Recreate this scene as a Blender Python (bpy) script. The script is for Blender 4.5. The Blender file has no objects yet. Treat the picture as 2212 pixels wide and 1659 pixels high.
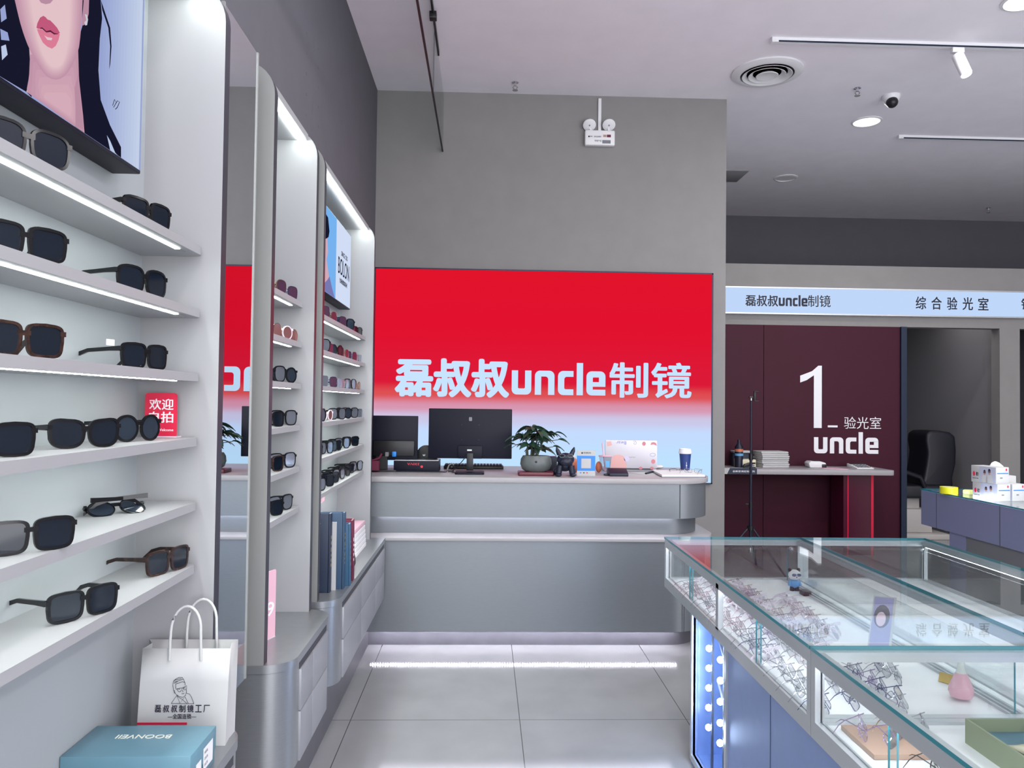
import bpy, bmesh, math, random
from mathutils import Vector, Matrix
random.seed(7)
PI = math.pi
scene = bpy.context.scene
COL = scene.collection

# ------------------------------------------------------------------ camera
F = 1660.0; YAW = .03491; PITCH = .02426; ROLL = .01215
CAM = Vector((0, 0, 1.6))
_f = Vector((math.sin(YAW)*math.cos(PITCH), math.cos(YAW)*math.cos(PITCH), math.sin(PITCH)))
_r0 = Vector((math.cos(YAW), -math.sin(YAW), 0)); _u0 = _r0.cross(_f)
_r = math.cos(ROLL)*_r0 + math.sin(ROLL)*_u0
_u = -math.sin(ROLL)*_r0 + math.cos(ROLL)*_u0
cd = bpy.data.cameras.new('camera'); cam = bpy.data.objects.new('camera', cd); COL.objects.link(cam)
cd.sensor_width = 36; cd.lens = F/2212*36; cd.clip_start = .05; cd.clip_end = 60
cam.matrix_world = Matrix(((_r.x, _u.x, -_f.x, 0), (_r.y, _u.y, -_f.y, 0), (_r.z, _u.z, -_f.z, 1.6), (0, 0, 0, 1)))
scene.camera = cam

def at(px, py, ax, val):
    """photo pixel -> point on the plane ax = val"""
    d = _r*((px-1106)/F) - _u*((py-829.5)/F) + _f
    i = 'XYZ'.index(ax)
    return CAM + d*((val-CAM[i])/d[i])

# ------------------------------------------------------------------ world, lights, exposure
scene.view_settings.view_transform = 'Standard'
try: scene.view_settings.look = 'None'
except Exception: pass
scene.view_settings.exposure = 0.0
scene.view_settings.gamma = 1.0
scene.view_settings.use_curve_mapping = False
w = bpy.data.worlds.new('mall_daylight'); scene.world = w; w.use_nodes = True
w.node_tree.nodes['Background'].inputs[0].default_value = (.95, .95, 1, 1)
w.node_tree.nodes['Background'].inputs[1].default_value = 4.5

def area(name, loc, size, power, color=(1, .97, .97), shape='DISK', size_y=None, rot=(0, 0, 0), spread=PI):
    l = bpy.data.lights.new(name, 'AREA'); l.energy = power; l.color = color; l.shape = shape; l.size = size; l.spread = spread
    if size_y: l.size_y = size_y
    o = bpy.data.objects.new(name, l); COL.objects.link(o); o.location = loc; o.rotation_euler = rot
    return o
CEIL = 4.36
for x, y, p in ((.6, 1.2, 26), (3.6, .6, 30), (.6, -1.2, 30), (3.4, 3.0, 42), (6.5, 2.0, 45), (6.8, 5.0, 36), (.5, 3.6, 26)):
    area('downlight_and_fill_lamp', (x, y, CEIL-.03), .3, p)  # unseen lamps added at ceiling height to fill the room with light
area('downlight_and_fill_lamp', (3.65, 7.24, CEIL-.03), .2, 20)
area('downlight_and_fill_lamp', (3.55, 5.0, CEIL-.03), .2, 40)
area('exam_room_fill', (5.5, 9.2, 3.0), .9, 5)  # added fill above the doorway, lifts the dim exam room interior
def spot(name, loc, target, power, deg=45, color=(1, .98, .97), blend=.5):
    l = bpy.data.lights.new(name, 'SPOT'); l.energy = power; l.spot_size = math.radians(deg); l.spot_blend = blend; l.shadow_soft_size = .02; l.color = color
    o = bpy.data.objects.new(name, l); COL.objects.link(o); o.location = loc
    o.rotation_euler = (Vector(target)-Vector(loc)).to_track_quat('-Z', 'Y').to_euler()
    return o

# ------------------------------------------------------------------ materials
def lin(c):
    return tuple((v/12.92 if v <= .04045 else ((v+.055)/1.055)**2.4) for v in (x/255 for x in c))
M = {}
def mat(name, rgb, rough=.5, metal=0, spec=.5, emis=None, es=0, noise=0, nscale=40, bump=0, bscale=200, coat=0, trans=0, stretch=None):
    m = bpy.data.materials.new(name); m.use_nodes = True; nt = m.node_tree; b = nt.nodes['Principled BSDF']
    c = (*lin(rgb), 1)
    b.inputs['Base Color'].default_value = c; b.inputs['Roughness'].default_value = rough; b.inputs['Metallic'].default_value = metal
    b.inputs['Specular IOR Level'].default_value = spec; b.inputs['Coat Weight'].default_value = coat
    if trans: b.inputs['Transmission Weight'].default_value = trans
    if emis: b.inputs['Emission Color'].default_value = (*lin(emis), 1); b.inputs['Emission Strength'].default_value = es
    if noise or bump:
        tc = nt.nodes.new('ShaderNodeTexCoord'); mp = nt.nodes.new('ShaderNodeMapping'); nt.links.new(tc.outputs['Object'], mp.inputs['Vector'])
        if stretch: mp.inputs['Scale'].default_value = stretch
    if noise:
        n = nt.nodes.new('ShaderNodeTexNoise'); n.inputs['Scale'].default_value = nscale; n.inputs['Detail'].default_value = 4
        nt.links.new(mp.outputs[0], n.inputs['Vector'])
        r = nt.nodes.new('ShaderNodeValToRGB'); e = r.color_ramp.elements
        e[0].position = .3; e[1].position = .7
        e[0].color = (*[v*(1-noise) for v in c[:3]], 1); e[1].color = (*[min(1, v*(1+noise)) for v in c[:3]], 1)
        nt.links.new(n.outputs['Fac'], r.inputs[0]); nt.links.new(r.outputs[0], b.inputs['Base Color'])
    if bump:
        n2 = nt.nodes.new('ShaderNodeTexNoise'); n2.inputs['Scale'].default_value = bscale; n2.inputs['Detail'].default_value = 3
        nt.links.new(mp.outputs[0], n2.inputs['Vector'])
        bp = nt.nodes.new('ShaderNodeBump'); bp.inputs['Strength'].default_value = bump; bp.inputs['Distance'].default_value = .002
        nt.links.new(n2.outputs['Fac'], bp.inputs['Height']); nt.links.new(bp.outputs[0], b.inputs['Normal'])
    M[name] = m
    return m
def glow(name, rgb, strength):
    m = bpy.data.materials.new(name); m.use_nodes = True; nt = m.node_tree
    nt.nodes.remove(nt.nodes['Principled BSDF']); e = nt.nodes.new('ShaderNodeEmission')
    e.inputs[0].default_value = (*lin(rgb), 1); e.inputs[1].default_value = strength
    nt.links.new(e.outputs[0], nt.nodes['Material Output'].inputs[0]); M[name] = m
    return m
def thin_glass(name, tint=(1, 1, 1), ior=1.5, rough=.0):
    m = bpy.data.materials.new(name); m.use_nodes = True; nt = m.node_tree
    nt.nodes.remove(nt.nodes['Principled BSDF'])
    t = nt.nodes.new('ShaderNodeBsdfTransparent'); t.inputs[0].default_value = (*tint, 1)
    g = nt.nodes.new('ShaderNodeBsdfGlossy'); g.inputs['Roughness'].default_value = rough
    ge = nt.nodes.new('ShaderNodeNewGeometry'); mx = nt.nodes.new('ShaderNodeMix'); mx.data_type = 'FLOAT'
    mx.inputs[2].default_value = ior; mx.inputs[3].default_value = 1/ior
    nt.links.new(ge.outputs['Backfacing'], mx.inputs[0])
    fr = nt.nodes.new('ShaderNodeFresnel'); nt.links.new(mx.outputs[0], fr.inputs[0])
    s = nt.nodes.new('ShaderNodeMixShader'); nt.links.new(fr.outputs[0], s.inputs[0]); nt.links.new(t.outputs[0], s.inputs[1]); nt.links.new(g.outputs[0], s.inputs[2])
    nt.links.new(s.outputs[0], nt.nodes['Material Output'].inputs[0]); M[name] = m
    return m

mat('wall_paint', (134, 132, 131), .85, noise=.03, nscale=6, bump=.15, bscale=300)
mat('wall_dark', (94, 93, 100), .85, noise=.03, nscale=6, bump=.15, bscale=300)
mat('ceiling_paint', (244, 240, 246), .9, noise=.02, nscale=4, bump=.1, bscale=120)
mat('white_board', (156, 156, 159), .45)
mat('back_board', (162, 167, 171), .5)
mat('panel_grey', (150, 152, 150), .45, metal=.25)
mat('edge_dark', (72, 70, 82), .35, metal=.6)
mat('steel_laminate', (160, 163, 166), .36, metal=.7, noise=.03, nscale=30, stretch=(1, 1, 12))
mat('steel_blue', (128, 133, 138), .38, metal=.55, noise=.03, nscale=30, stretch=(1, 1, 12))
mat('drawer_white', (158, 160, 165), .4, metal=.3)
mat('groove', (60, 62, 68), .6)
mat('kick', (106, 105, 112), .45, metal=.3, noise=.08, nscale=9)
mat('counter_white', (164, 161, 164), .35)
mat('aluminium', (198, 202, 206), .35, metal=.6)
mat('screen_black', (8, 11, 30), .5, spec=.25)
mat('black_plastic', (18, 19, 24), .4)
mat('navy_plastic', (18, 24, 46), .45)
mat('white_plastic', (228, 228, 230), .4)
mat('grey_plastic', (150, 150, 152), .5)
mat('chrome', (220, 220, 225), .15, metal=1)
mat('mirror', (232, 236, 238), .0, metal=1)
mat('glass_edge', (40, 130, 145), .2, emis=(30, 120, 140), es=0)
mat('paper', (226, 226, 228), .8)
mat('paper_white', (188, 189, 189), .7)
mat('blue_box', (98, 138, 154), .4, noise=.02, nscale=15)
mat('cream_ink', (232, 232, 216), .5)
mat('ink', (30, 26, 52), .6)
mat('ink_grey', (120, 122, 128), .6)
mat('white_ink', (235, 236, 240), .6)
mat('red_card', (214, 32, 70), .35)
mat('pink_card', (226, 180, 196), .4)
mat('burgundy', (62, 18, 36), .55, spec=.2, noise=.03, nscale=5)
mat('burgundy_leg', (74, 8, 38), .3)
mat('red_strip', (200, 16, 60), .3, emis=(235, 10, 60), es=.05)
mat('dark_frame', (28, 40, 62), .4, metal=.4)
mat('steel_frame', (92, 94, 100), .4, metal=.7)
mat('exam_wall', (136, 134, 138), .85)
mat('chair_black', (14, 16, 28), .5)
mat('chair_base', (186, 182, 178), .5)
mat('island_blue', (138, 158, 206), .42, metal=.2, noise=.03, nscale=20)
mat('island_grey', (112, 116, 120), .5)
mat('desk_blue', (128, 134, 166), .45)
mat('deck_white', (232, 232, 234), .5)
mat('deck_stone', (206, 208, 210), .4, noise=.08, nscale=5, stretch=(1, 3, 1))
mat('tan_tray', (172, 138, 118), .5)
mat('navy_cover', (28, 42, 66), .5, bump=.2, bscale=400)
mat('blue_cover', (44, 72, 100), .5, bump=.2, bscale=400)
mat('teal_cover', (52, 92, 122), .5, bump=.2, bscale=400)
mat('wine_cover', (98, 18, 52), .5, bump=.2, bscale=400)
mat('gold', (190, 160, 96), .35, metal=.8)
mat('leaf', (38, 66, 52), .45, noise=.25, nscale=20)
mat('stem', (70, 72, 60), .7)
mat('pot_grey', (92, 98, 98), .35, noise=.08, nscale=30)
mat('soil', (40, 34, 30), .9)
mat('wine_tray', (92, 22, 40), .35)
mat('orange_toy', (208, 116, 84), .5)
mat('qr_blue', (36, 128, 214), .4)
mat('clear_cup', (230, 235, 240), .1)
mat('cup_blue', (34, 58, 120), .5)
mat('sticker_pink', (214, 164, 160), .5)
mat('sticker_rose', (196, 120, 130), .5)
mat('sticker_lilac', (200, 190, 220), .5)
mat('laptop_grey', (198, 196, 204), .4, metal=.2)
mat('yellow', (226, 226, 30), .4)
mat('yellow_pale', (236, 240, 150), .4)
mat('green_box', (132, 142, 112), .55)
mat('teal_inside', (70, 112, 128), .6)
mat('cream_cloth', (226, 218, 190), .8)
mat('vase_pink', (226, 176, 190), .25)
mat('vase_white', (222, 226, 222), .2)
mat('flower_white', (232, 226, 200), .7)
mat('panda_white', (232, 232, 234), .35)
mat('toy_blue', (90, 156, 214), .4)
mat('skin', (238, 190, 190), .6)
mat('cyan_label', (100, 170, 220), .5)
mat('tortoise', (44, 27, 22), .2, noise=.8, nscale=60)
mat('acetate_black', (14, 14, 18), .18)
mat('metal_gold', (200, 170, 120), .25, metal=1)
mat('metal_silver', (190, 192, 200), .25, metal=1)
mat('metal_navy', (84, 90, 132), .25, metal=.8)
mat('metal_purple', (172, 150, 192), .25, metal=.7)
mat('metal_pink', (222, 176, 192), .25, metal=.6)
mat('metal_rose', (206, 178, 184), .25, metal=.8)
mat('clear_acetate', (222, 212, 224), .15)
mat('lens_dark', (14, 22, 34), .05, spec=.6)
mat('lens_grey', (34, 42, 54), .05, spec=.6)
mat('lens_rose', (150, 100, 100), .05, metal=.5)
mat('lens_mauve', (92, 60, 84), .05, metal=.4)
mat('lens_silver', (150, 156, 170), .05, metal=.7)
thin_glass('clear_lens', (.97, .97, .98), 1.5)
thin_glass('glass', (.95, .98, .975), 1.6)
thin_glass('cup_clear', (.9, .92, .94), 1.4)
glow('led', (244, 255, 248), 36)
glow('led_floor', (242, 240, 255), 16)
glow('led_case', (240, 244, 255), 26)
glow('bulb', (206, 225, 255), 60)
glow('lamp_on', (255, 252, 244), 4)
glow('spot_on', (255, 250, 245), 5)
glow('sign_text', (200, 228, 255), 1.0)
glow('strip_sign', (196, 220, 255), .95)
mat('sign_ink', (16, 18, 40), .6)
# poster inks on back-lit film (displays)
for n, c, s in (('poster_sky', (158, 172, 220), .9), ('poster_sky_light', (196, 210, 240), .9), ('poster_skin', (226, 182, 196), .85), ('poster_skin_shade', (204, 156, 178), .8),
                ('poster_skin_light', (238, 204, 212), .9), ('poster_hair', (28, 28, 50), .8), ('poster_lip', (206, 96, 132), .85), ('poster_lip_light', (228, 130, 158), .9), ('poster_mouth', (100, 36, 66), .8),
                ('poster_silver', (210, 210, 225), .9), ('poster_white', (214, 226, 250), .95), ('poster_blue', (120, 182, 244), .95), ('poster_jacket', (130, 130, 190), .85), ('poster_ink', (30, 32, 50), .8)):
    glow(n, c, s)

def dotted_led(name, rgb, strength, pitch):
    m = glow(name, rgb, strength); nt = m.node_tree; L = nt.links.new; e = [n for n in nt.nodes if n.type == 'EMISSION'][0]
    g = nt.nodes.new('ShaderNodeNewGeometry'); sx = nt.nodes.new('ShaderNodeSeparateXYZ'); L(g.outputs['Position'], sx.inputs[0])
    d = nt.nodes.new('ShaderNodeMath'); d.operation = 'DIVIDE'; L(sx.outputs[0], d.inputs[0]); d.inputs[1].default_value = pitch
    f = nt.nodes.new('ShaderNodeMath'); f.operation = 'FRACT'; L(d.outputs[0], f.inputs[0])
    c = nt.nodes.new('ShaderNodeMath'); c.operation = 'LESS_THAN'; L(f.outputs[0], c.inputs[0]); c.inputs[1].default_value = .5
    k = nt.nodes.new('ShaderNodeMath'); k.operation = 'MULTIPLY'; L(c.outputs[0], k.inputs[0]); k.inputs[1].default_value = strength; L(k.outputs[0], e.inputs[1])
dotted_led('led_dots', (242, 240, 255), 150, .0165)

def floor_material():
    m = bpy.data.materials.new('floor_tile'); m.use_nodes = True; nt = m.node_tree; b = nt.nodes['Principled BSDF']; L = nt.links.new
    g = nt.nodes.new('ShaderNodeNewGeometry'); s = nt.nodes.new('ShaderNodeSeparateXYZ'); L(g.outputs['Position'], s.inputs[0])
    def mth(op, a, bb):
        n = nt.nodes.new('ShaderNodeMath'); n.operation = op
        for i, v in ((0, a), (1, bb)):
            if isinstance(v, (int, float)): n.inputs[i].default_value = v
            else: L(v, n.inputs[i])
        return n.outputs[0]
    def line(o, off, pitch, wd):
        q = mth('FRACT', mth('DIVIDE', mth('SUBTRACT', o, off), pitch), 0)
        return mth('LESS_THAN', mth('MULTIPLY', mth('MINIMUM', q, mth('SUBTRACT', 1.0, q)), pitch), wd)
    ln = mth('MAXIMUM', line(s.outputs[0], .196, .848, .0022), line(s.outputs[1], 3.915, 1.696, .0022))
    n = nt.nodes.new('ShaderNodeTexNoise'); n.inputs['Scale'].default_value = 3; n.inputs['Detail'].default_value = 5; L(g.outputs['Position'], n.inputs['Vector'])
    r = nt.nodes.new('ShaderNodeValToRGB'); r.color_ramp.elements[0].position = .3; r.color_ramp.elements[1].position = .75
    r.color_ramp.elements[0].color = (*lin((143, 143, 146)), 1); r.color_ramp.elements[1].color = (*lin((154, 154, 157)), 1); L(n.outputs['Fac'], r.inputs[0])
    mx = nt.nodes.new('ShaderNodeMix'); mx.data_type = 'RGBA'; L(ln, mx.inputs[0]); L(r.outputs[0], mx.inputs[6]); mx.inputs[7].default_value = (.08, .08, .085, 1)
    L(mx.outputs[2], b.inputs['Base Color']); b.inputs['Roughness'].default_value = .09; b.inputs['Specular IOR Level'].default_value = .4
    M['floor_tile'] = m
floor_material()

def sign_material(z0, z1, z2):
    m = bpy.data.materials.new('sign_screen'); m.use_nodes = True; nt = m.node_tree; L = nt.links.new
    nt.nodes.remove(nt.nodes['Principled BSDF']); e = nt.nodes.new('ShaderNodeEmission')
    g = nt.nodes.new('ShaderNodeTexCoord'); s = nt.nodes.new('ShaderNodeSeparateXYZ'); L(g.outputs['Object'], s.inputs[0])
    mr = nt.nodes.new('ShaderNodeMapRange'); mr.inputs[1].default_value = z0; mr.inputs[2].default_value = z1; L(s.outputs[2], mr.inputs[0])
    r = nt.nodes.new('ShaderNodeValToRGB'); r.color_ramp.interpolation = 'EASE'
    el = r.color_ramp.elements
    el[0].position = 0; el[0].color = (*lin((190, 226, 255)), 1); el[1].position = 1; el[1].color = (*lin((226, 20, 44)), 1)
    for p, c in z2: q = el.new(p); q.color = (*lin(c), 1)
    L(mr.outputs[0], r.inputs[0]); L(r.outputs[0], e.inputs[0]); e.inputs[1].default_value = 1.0
    L(e.outputs[0], nt.nodes['Material Output'].inputs[0]); M['sign_screen'] = m

# ------------------------------------------------------------------ mesh helpers
class MB:
    def __init__(s): s.v = []; s.f = []; s.m = []
    def add(s, vs, fs, m=0, ms=None):
        o = len(s.v); s.v += [tuple(p) for p in vs]
        for i, f in enumerate(fs): s.f.append([k+o for k in f]); s.m.append(ms[i] if ms else m)
        return s
    def box(s, x0, x1, y0, y1, z0, z1, m=0, ms=None):
        if x0 > x1: x0, x1 = x1, x0
        if y0 > y1: y0, y1 = y1, y0
        if z0 > z1: z0, z1 = z1, z0
        v = [(x, y, z) for z in (z0, z1) for y in (y0, y1) for x in (x0, x1)]
        # order: bottom, top, front(-y), back(+y), left(-x), right(+x)
        return s.add(v, [(0, 2, 3, 1), (4, 5, 7, 6), (0, 1, 5, 4), (2, 6, 7, 3), (0, 4, 6, 2), (1, 3, 7, 5)], m, ms)
    def obox(s, c, ax, ay, az, m=0, ms=None):
        c, ax, ay, az = map(Vector, (c, ax, ay, az))
        v = [c+ax*i+ay*j+az*k for k in (-1, 1) for j in (-1, 1) for i in (-1, 1)]
        return s.add(v, [(0, 2, 3, 1), (4, 5, 7, 6), (0, 1, 5, 4), (2, 6, 7, 3), (0, 4, 6, 2), (1, 3, 7, 5)], m, ms)
    def prism(s, poly, plane, a, b, m=0, ma=None, mb=None):
        n = len(poly)
        def P(p, t): return {'XY': (p[0], p[1], t), 'XZ': (p[0], t, p[1]), 'YZ': (t, p[0], p[1])}[plane]
        v = [P(p, a) for p in poly]+[P(p, b) for p in poly]
        fs = [tuple(range(n))[::-1], tuple(range(n, 2*n))]+[(i, (i+1) % n, n+(i+1) % n, n+i) for i in range(n)]
        return s.add(v, fs, 0, [m if ma is None else ma, m if mb is None else mb]+[m]*n)
    def tube(s, pts, r, n=8, m=0, cap=True):
        pts = [Vector(p) for p in pts]; rs = r if isinstance(r, (list, tuple)) else [r]*len(pts)
        rings = []; up = Vector((0, 0, 1))
        for i, p in enumerate(pts):
            t = (pts[min(i+1, len(pts)-1)]-pts[max(i-1, 0)]).normalized()
            a = t.cross(up) if abs(t.z) < .95 else t.cross(Vector((1, 0, 0)))
            a.normalize(); b = a.cross(t)
            rings.append([p+(a*math.cos(2*PI*k/n)+b*math.sin(2*PI*k/n))*rs[i] for k in range(n)])
        v = [q for R in rings for q in R]
        f = [(i*n+k, i*n+(k+1) % n, (i+1)*n+(k+1) % n, (i+1)*n+k) for i in range(len(pts)-1) for k in range(n)]
        if cap: f += [tuple(range(n))[::-1], tuple(range((len(pts)-1)*n, len(pts)*n))]
        return s.add(v, f, m)
    def lathe(s, prof, c=(0, 0, 0), n=24, m=0, axis='Z', ms=None):
        c = Vector(c); v = []
        for r, h in prof:
            for k in range(n):
                a = 2*PI*k/n; x, y = r*math.cos(a), r*math.sin(a)
                v.append(c+Vector((x, y, h) if axis == 'Z' else (x, -h, y) if axis == 'Y' else (h, x, y)))
        f = [(i*n+k, i*n+(k+1) % n, (i+1)*n+(k+1) % n, (i+1)*n+k) for i in range(len(prof)-1) for k in range(n)]
        mm = [(ms[i] if ms else m) for i in range(len(prof)-1) for k in range(n)]
        f += [tuple(range(n))[::-1], tuple(range((len(prof)-1)*n, len(prof)*n))]
        mm += [mm[0], mm[-1]]
        return s.add(v, f, 0, mm)
    def ball(s, c, r, n=16, m=0, sc=(1, 1, 1), rot=None):
        prof = [(max(1e-4, math.sin(PI*i/(n//2))), -math.cos(PI*i/(n//2))) for i in range(n//2+1)]
        o = len(s.v); s.lathe(prof, (0, 0, 0), n, m)
        c = Vector(c)
        for i in range(o, len(s.v)):
            p = Vector(s.v[i]); p = Vector((p.x*sc[0], p.y*sc[1], p.z*sc[2]))*r
            if rot: p = rot @ p
            s.v[i] = tuple(p+c)
        return s
    def poly(s, pts, m=0): return s.add(pts, [tuple(range(len(pts)))], m)
    def xf(s, mtx):
        s.v = [tuple(mtx @ Vector(p)) for p in s.v]; return s
    def build(s, name, mats, parent=None, origin=None, bevel=0, seg=2, smooth=True, ang=38):
        if not isinstance(mats, (list, tuple)): mats = [mats]
        if origin is None:
            o = Vector((0, 0, 0)); q = parent
            while q: o += q.location; q = q.parent
            if parent is None:
                xs, ys, zs = zip(*s.v); o = Vector(((min(xs)+max(xs))/2, (min(ys)+max(ys))/2, min(zs)))
        else: o = Vector(origin)
        me = bpy.data.meshes.new(name); me.from_pydata([tuple(Vector(p)-o) for p in s.v], [], s.f)
        for k in mats: me.materials.append(M[k])
        me.polygons.foreach_set('material_index', s.m)
        bm = bmesh.new(); bm.from_mesh(me); bmesh.ops.recalc_face_normals(bm, faces=bm.faces)
        if bevel:
            es = [e for e in bm.edges if len(e.link_faces) == 2 and e.calc_face_angle(0) > .6]
            bmesh.ops.bevel(bm, geom=es, offset=bevel, segments=seg, affect='EDGES', profile=.5, clamp_overlap=True)
        bm.to_mesh(me); bm.free()
        if smooth:
            me.polygons.foreach_set('use_smooth', [True]*len(me.polygons)); me.set_sharp_from_angle(angle=math.radians(ang))
        ob = bpy.data.objects.new(name, me); COL.objects.link(ob)
        if parent: ob.parent = parent
        elif origin is None or origin is not None: ob.location = o
        return ob
def tag(o, label=None, cat=None, group=None, kind=None):
    for k, v in (('label', label), ('category', cat), ('group', group), ('kind', kind)):
        if v: o[k] = v
    return o
def thing(name, label, cat, loc=(0, 0, 0), group=None, rz=0):
    o = bpy.data.objects.new(name, None); COL.objects.link(o); o.location = loc; o.rotation_euler = (0, 0, rz); o.empty_display_size = .05
    return tag(o, label, cat, group)
def solo(mb, name, mats, label, cat, group=None, **k): return tag(mb.build(name, mats, **k), label, cat, group)
def struct(name, mb, mats, parent=None, **k):
    o = mb.build(name, mats, parent, **k)
    if not parent: o['kind'] = 'structure'
    return o
def copy_tree(o, parent=None):
    c = o.copy(); COL.objects.link(c)
    if parent: c.parent = parent
    for ch in o.children: copy_tree(ch, c)
    return c
def rrect(x0, x1, y0, y1, r, n=5, corners='abcd'):
    """rounded rectangle; corners a=(x0,y0) b=(x1,y0) c=(x1,y1) d=(x0,y1)"""
    out = []
    for k, (cx, cy, a0, px, py) in zip('abcd', ((x0+r, y0+r, PI, x0, y0), (x1-r, y0+r, 1.5*PI, x1, y0), (x1-r, y1-r, 0, x1, y1), (x0+r, y1-r, .5*PI, x0, y1))):
        if k in corners: out += [(cx+r*math.cos(a0+.5*PI*i/n), cy+r*math.sin(a0+.5*PI*i/n)) for i in range(n+1)]
        else: out.append((px, py))
    return out
_tc = {}
def text_geo(body, bold=0, depth=.03, res=3):
    k = (body, bold, depth, res)
    if bold > 0 and k not in _tc:
        vs, fs, asp = text_geo(body, 0, depth, res); av, af = [], []
        for dx, dy in ((0, 0), (bold, 0), (-bold, 0), (0, bold*.8), (0, -bold*.8), (bold*.7, bold*.6), (-bold*.7, bold*.6), (bold*.7, -bold*.6), (-bold*.7, -bold*.6)):
            o = len(av); kx, ky = 1-2*bold/asp, 1-1.6*bold
            av += [(bold/asp+x*kx+dx/asp, .8*bold+y*ky+dy, z*(1-.05*(len(av)//len(vs)))) for x, y, z in vs]; af += [tuple(q+o for q in f) for f in fs]
        _tc[k] = (av, af, asp)
    if k not in _tc:
        c = bpy.data.curves.new('lettering', 'FONT'); c.body = body; c.size = 1; c.offset = bold; c.extrude = depth; c.resolution_u = res
        o = bpy.data.objects.new('lettering', c); COL.objects.link(o); bpy.context.view_layer.update()
        me = bpy.data.meshes.new_from_object(o.evaluated_get(bpy.context.evaluated_depsgraph_get()))
        vs = [tuple(v.co) for v in me.vertices]; fs = [tuple(p.vertices) for p in me.polygons]
        bpy.data.objects.remove(o); bpy.data.curves.remove(c); bpy.data.meshes.remove(me)
        xs, ys, zs = zip(*vs); a, b, c0, d = min(xs), max(xs), min(ys), max(ys)
        _tc[k] = ([((x-a)/(b-a), (y-c0)/(d-c0), (z/depth+1)/2) for x, y, z in vs], fs, (b-a)/(d-c0))
    return _tc[k]
def put_text(mb, body, o, u, v, wd, ht, depth=.001, bold=0, m=0, res=3):
    """lettering filling the rectangle wd x ht that starts at o (lower left) along unit vectors u, v"""
    vs, fs, _ = text_geo(body, bold, res=res); o, u, v = Vector(o), Vector(u).normalized(), Vector(v).normalized(); n = u.cross(v)
    mb.add([o+u*(x*wd)+v*(y*ht)+n*(z*depth) for x, y, z in vs], fs, m); return mb
X, Y, Z = Vector((1, 0, 0)), Vector((0, 1, 0)), Vector((0, 0, 1))

# ================================================================== the room
WL = -.99; YB = 6.8; FAR = 11.0; RX = 9.0; YN = -2.6
struct('floor', MB().box(-1.1, RX, YN, FAR+.1, -.1, 0), 'floor_tile')
struct('ceiling', MB().box(-1.1, RX, YN, FAR+.1, CEIL, CEIL+.1), 'ceiling_paint')
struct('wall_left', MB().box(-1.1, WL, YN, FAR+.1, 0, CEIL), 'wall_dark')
WE = at(1567, 700, 'Y', YB).x
struct('wall_back', MB().box(WL, WE, YB, YB+.2, 0, CEIL), 'wall_paint')
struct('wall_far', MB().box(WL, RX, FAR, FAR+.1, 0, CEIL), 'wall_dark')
struct('wall_right', MB().box(RX, RX+.1, YN, FAR+.1, 0, CEIL), 'wall_paint')
struct('baseboard_left', MB().box(WL, -.745, .3, 5.11, 0, .345), 'kick')
# exam-room partition with two openings
PY = 8.6
DX0, DX1, DX2 = at(1956, 900, 'Y', PY).x, at(2160, 900, 'Y', PY).x, at(2203, 800, 'Y', PY).x
ZT, ZO = at(1800, 573, 'Y', PY).z, at(1800, 704, 'Y', PY).z
wm = MB().box(2.0, RX, PY, PY+.15, ZO, ZT).box(DX1, DX2, PY, PY+.15, 0, ZO).box(7.4, RX, PY, PY+.15, 0, ZO)
struct('wall_partition', wm, 'wall_paint')
struct('wall_corridor', MB().box(2.0, 2.08, PY+.15, FAR, 0, ZT).box(1.92, 2.0, 7.0, FAR, 0, CEIL), 'exam_wall')
struct('wall_exam', MB().box(4.6, 4.66, PY+.15, FAR, 0, ZT).box(DX1+.08, DX1+.14, PY+.15, FAR, 0, ZT), 'exam_wall')
struct('ceiling_exam', MB().box(2.08, RX, PY+.15, FAR, ZT-.05, ZT), 'exam_wall')
mr = mat('cracks', (96, 94, 100), .8)
# seams, screw heads on the dark wall above the shelving
sm = MB()
for (px, y0, y1) in ((678, 80, 112), (675, 212, 284), (768, 62, 112)):
    a, b = at(px, y0, 'X', WL), at(px, y1, 'X', WL); sm.box(WL, WL+.0015, a.y-.004, a.y+.004, b.z, a.z)
for px, y0 in ((663, 70), (663, 115), (662, 159), (662, 204), (662, 248), (688, 104), (688, 146), (688, 189), (688, 231), (688, 273)):
    a = at(px, y0, 'X', WL); sm.lathe([(.008, 0), (.008, .002)], (WL, a.y, a.z), 8, 0, 'X')
struct('trim_1', sm, 'cracks')

# ------------------------------------------------------------------ big red shop sign on the back wall
s0, s1 = at(815, 577, 'Y', YB-.03), at(1541, 589, 'Y', YB-.03)
sx0, sx1, sz1, sz0 = WL+.005, s1.x, s0.z, .9
zz = lambda py: (at(1100, py, 'Y', YB-.03).z-sz0)/(sz1-sz0)
sign_material(0, sz1-sz0, [(zz(1000), (190, 226, 255)), (zz(935), (196, 220, 255)), (zz(905), (204, 200, 232)), (zz(880), (216, 150, 176)), (zz(853), (222, 80, 84)), (zz(825), (220, 26, 56)), (zz(700), (226, 18, 46))])
sign = thing('shop_sign', 'huge red and pale blue lit shop sign on the back wall, big white lettering', 'sign', ((sx0+sx1)/2, YB-.015, sz0))
scr = MB().box(sx0+.012, sx1-.012, YB-.03, YB, sz0+.01, sz1-.012).build('screen', 'sign_screen', sign)
fr = MB().box(sx0, sx1, YB-.034, YB, sz1-.012, sz1).box(sx0, sx1, YB-.034, YB, sz0, sz0+.01).box(sx0, sx0+.012, YB-.034, YB, sz0, sz1).box(sx1-.012, sx1, YB-.034, YB, sz0, sz1)
fr.build('frame', 'dark_frame', sign)
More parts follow.
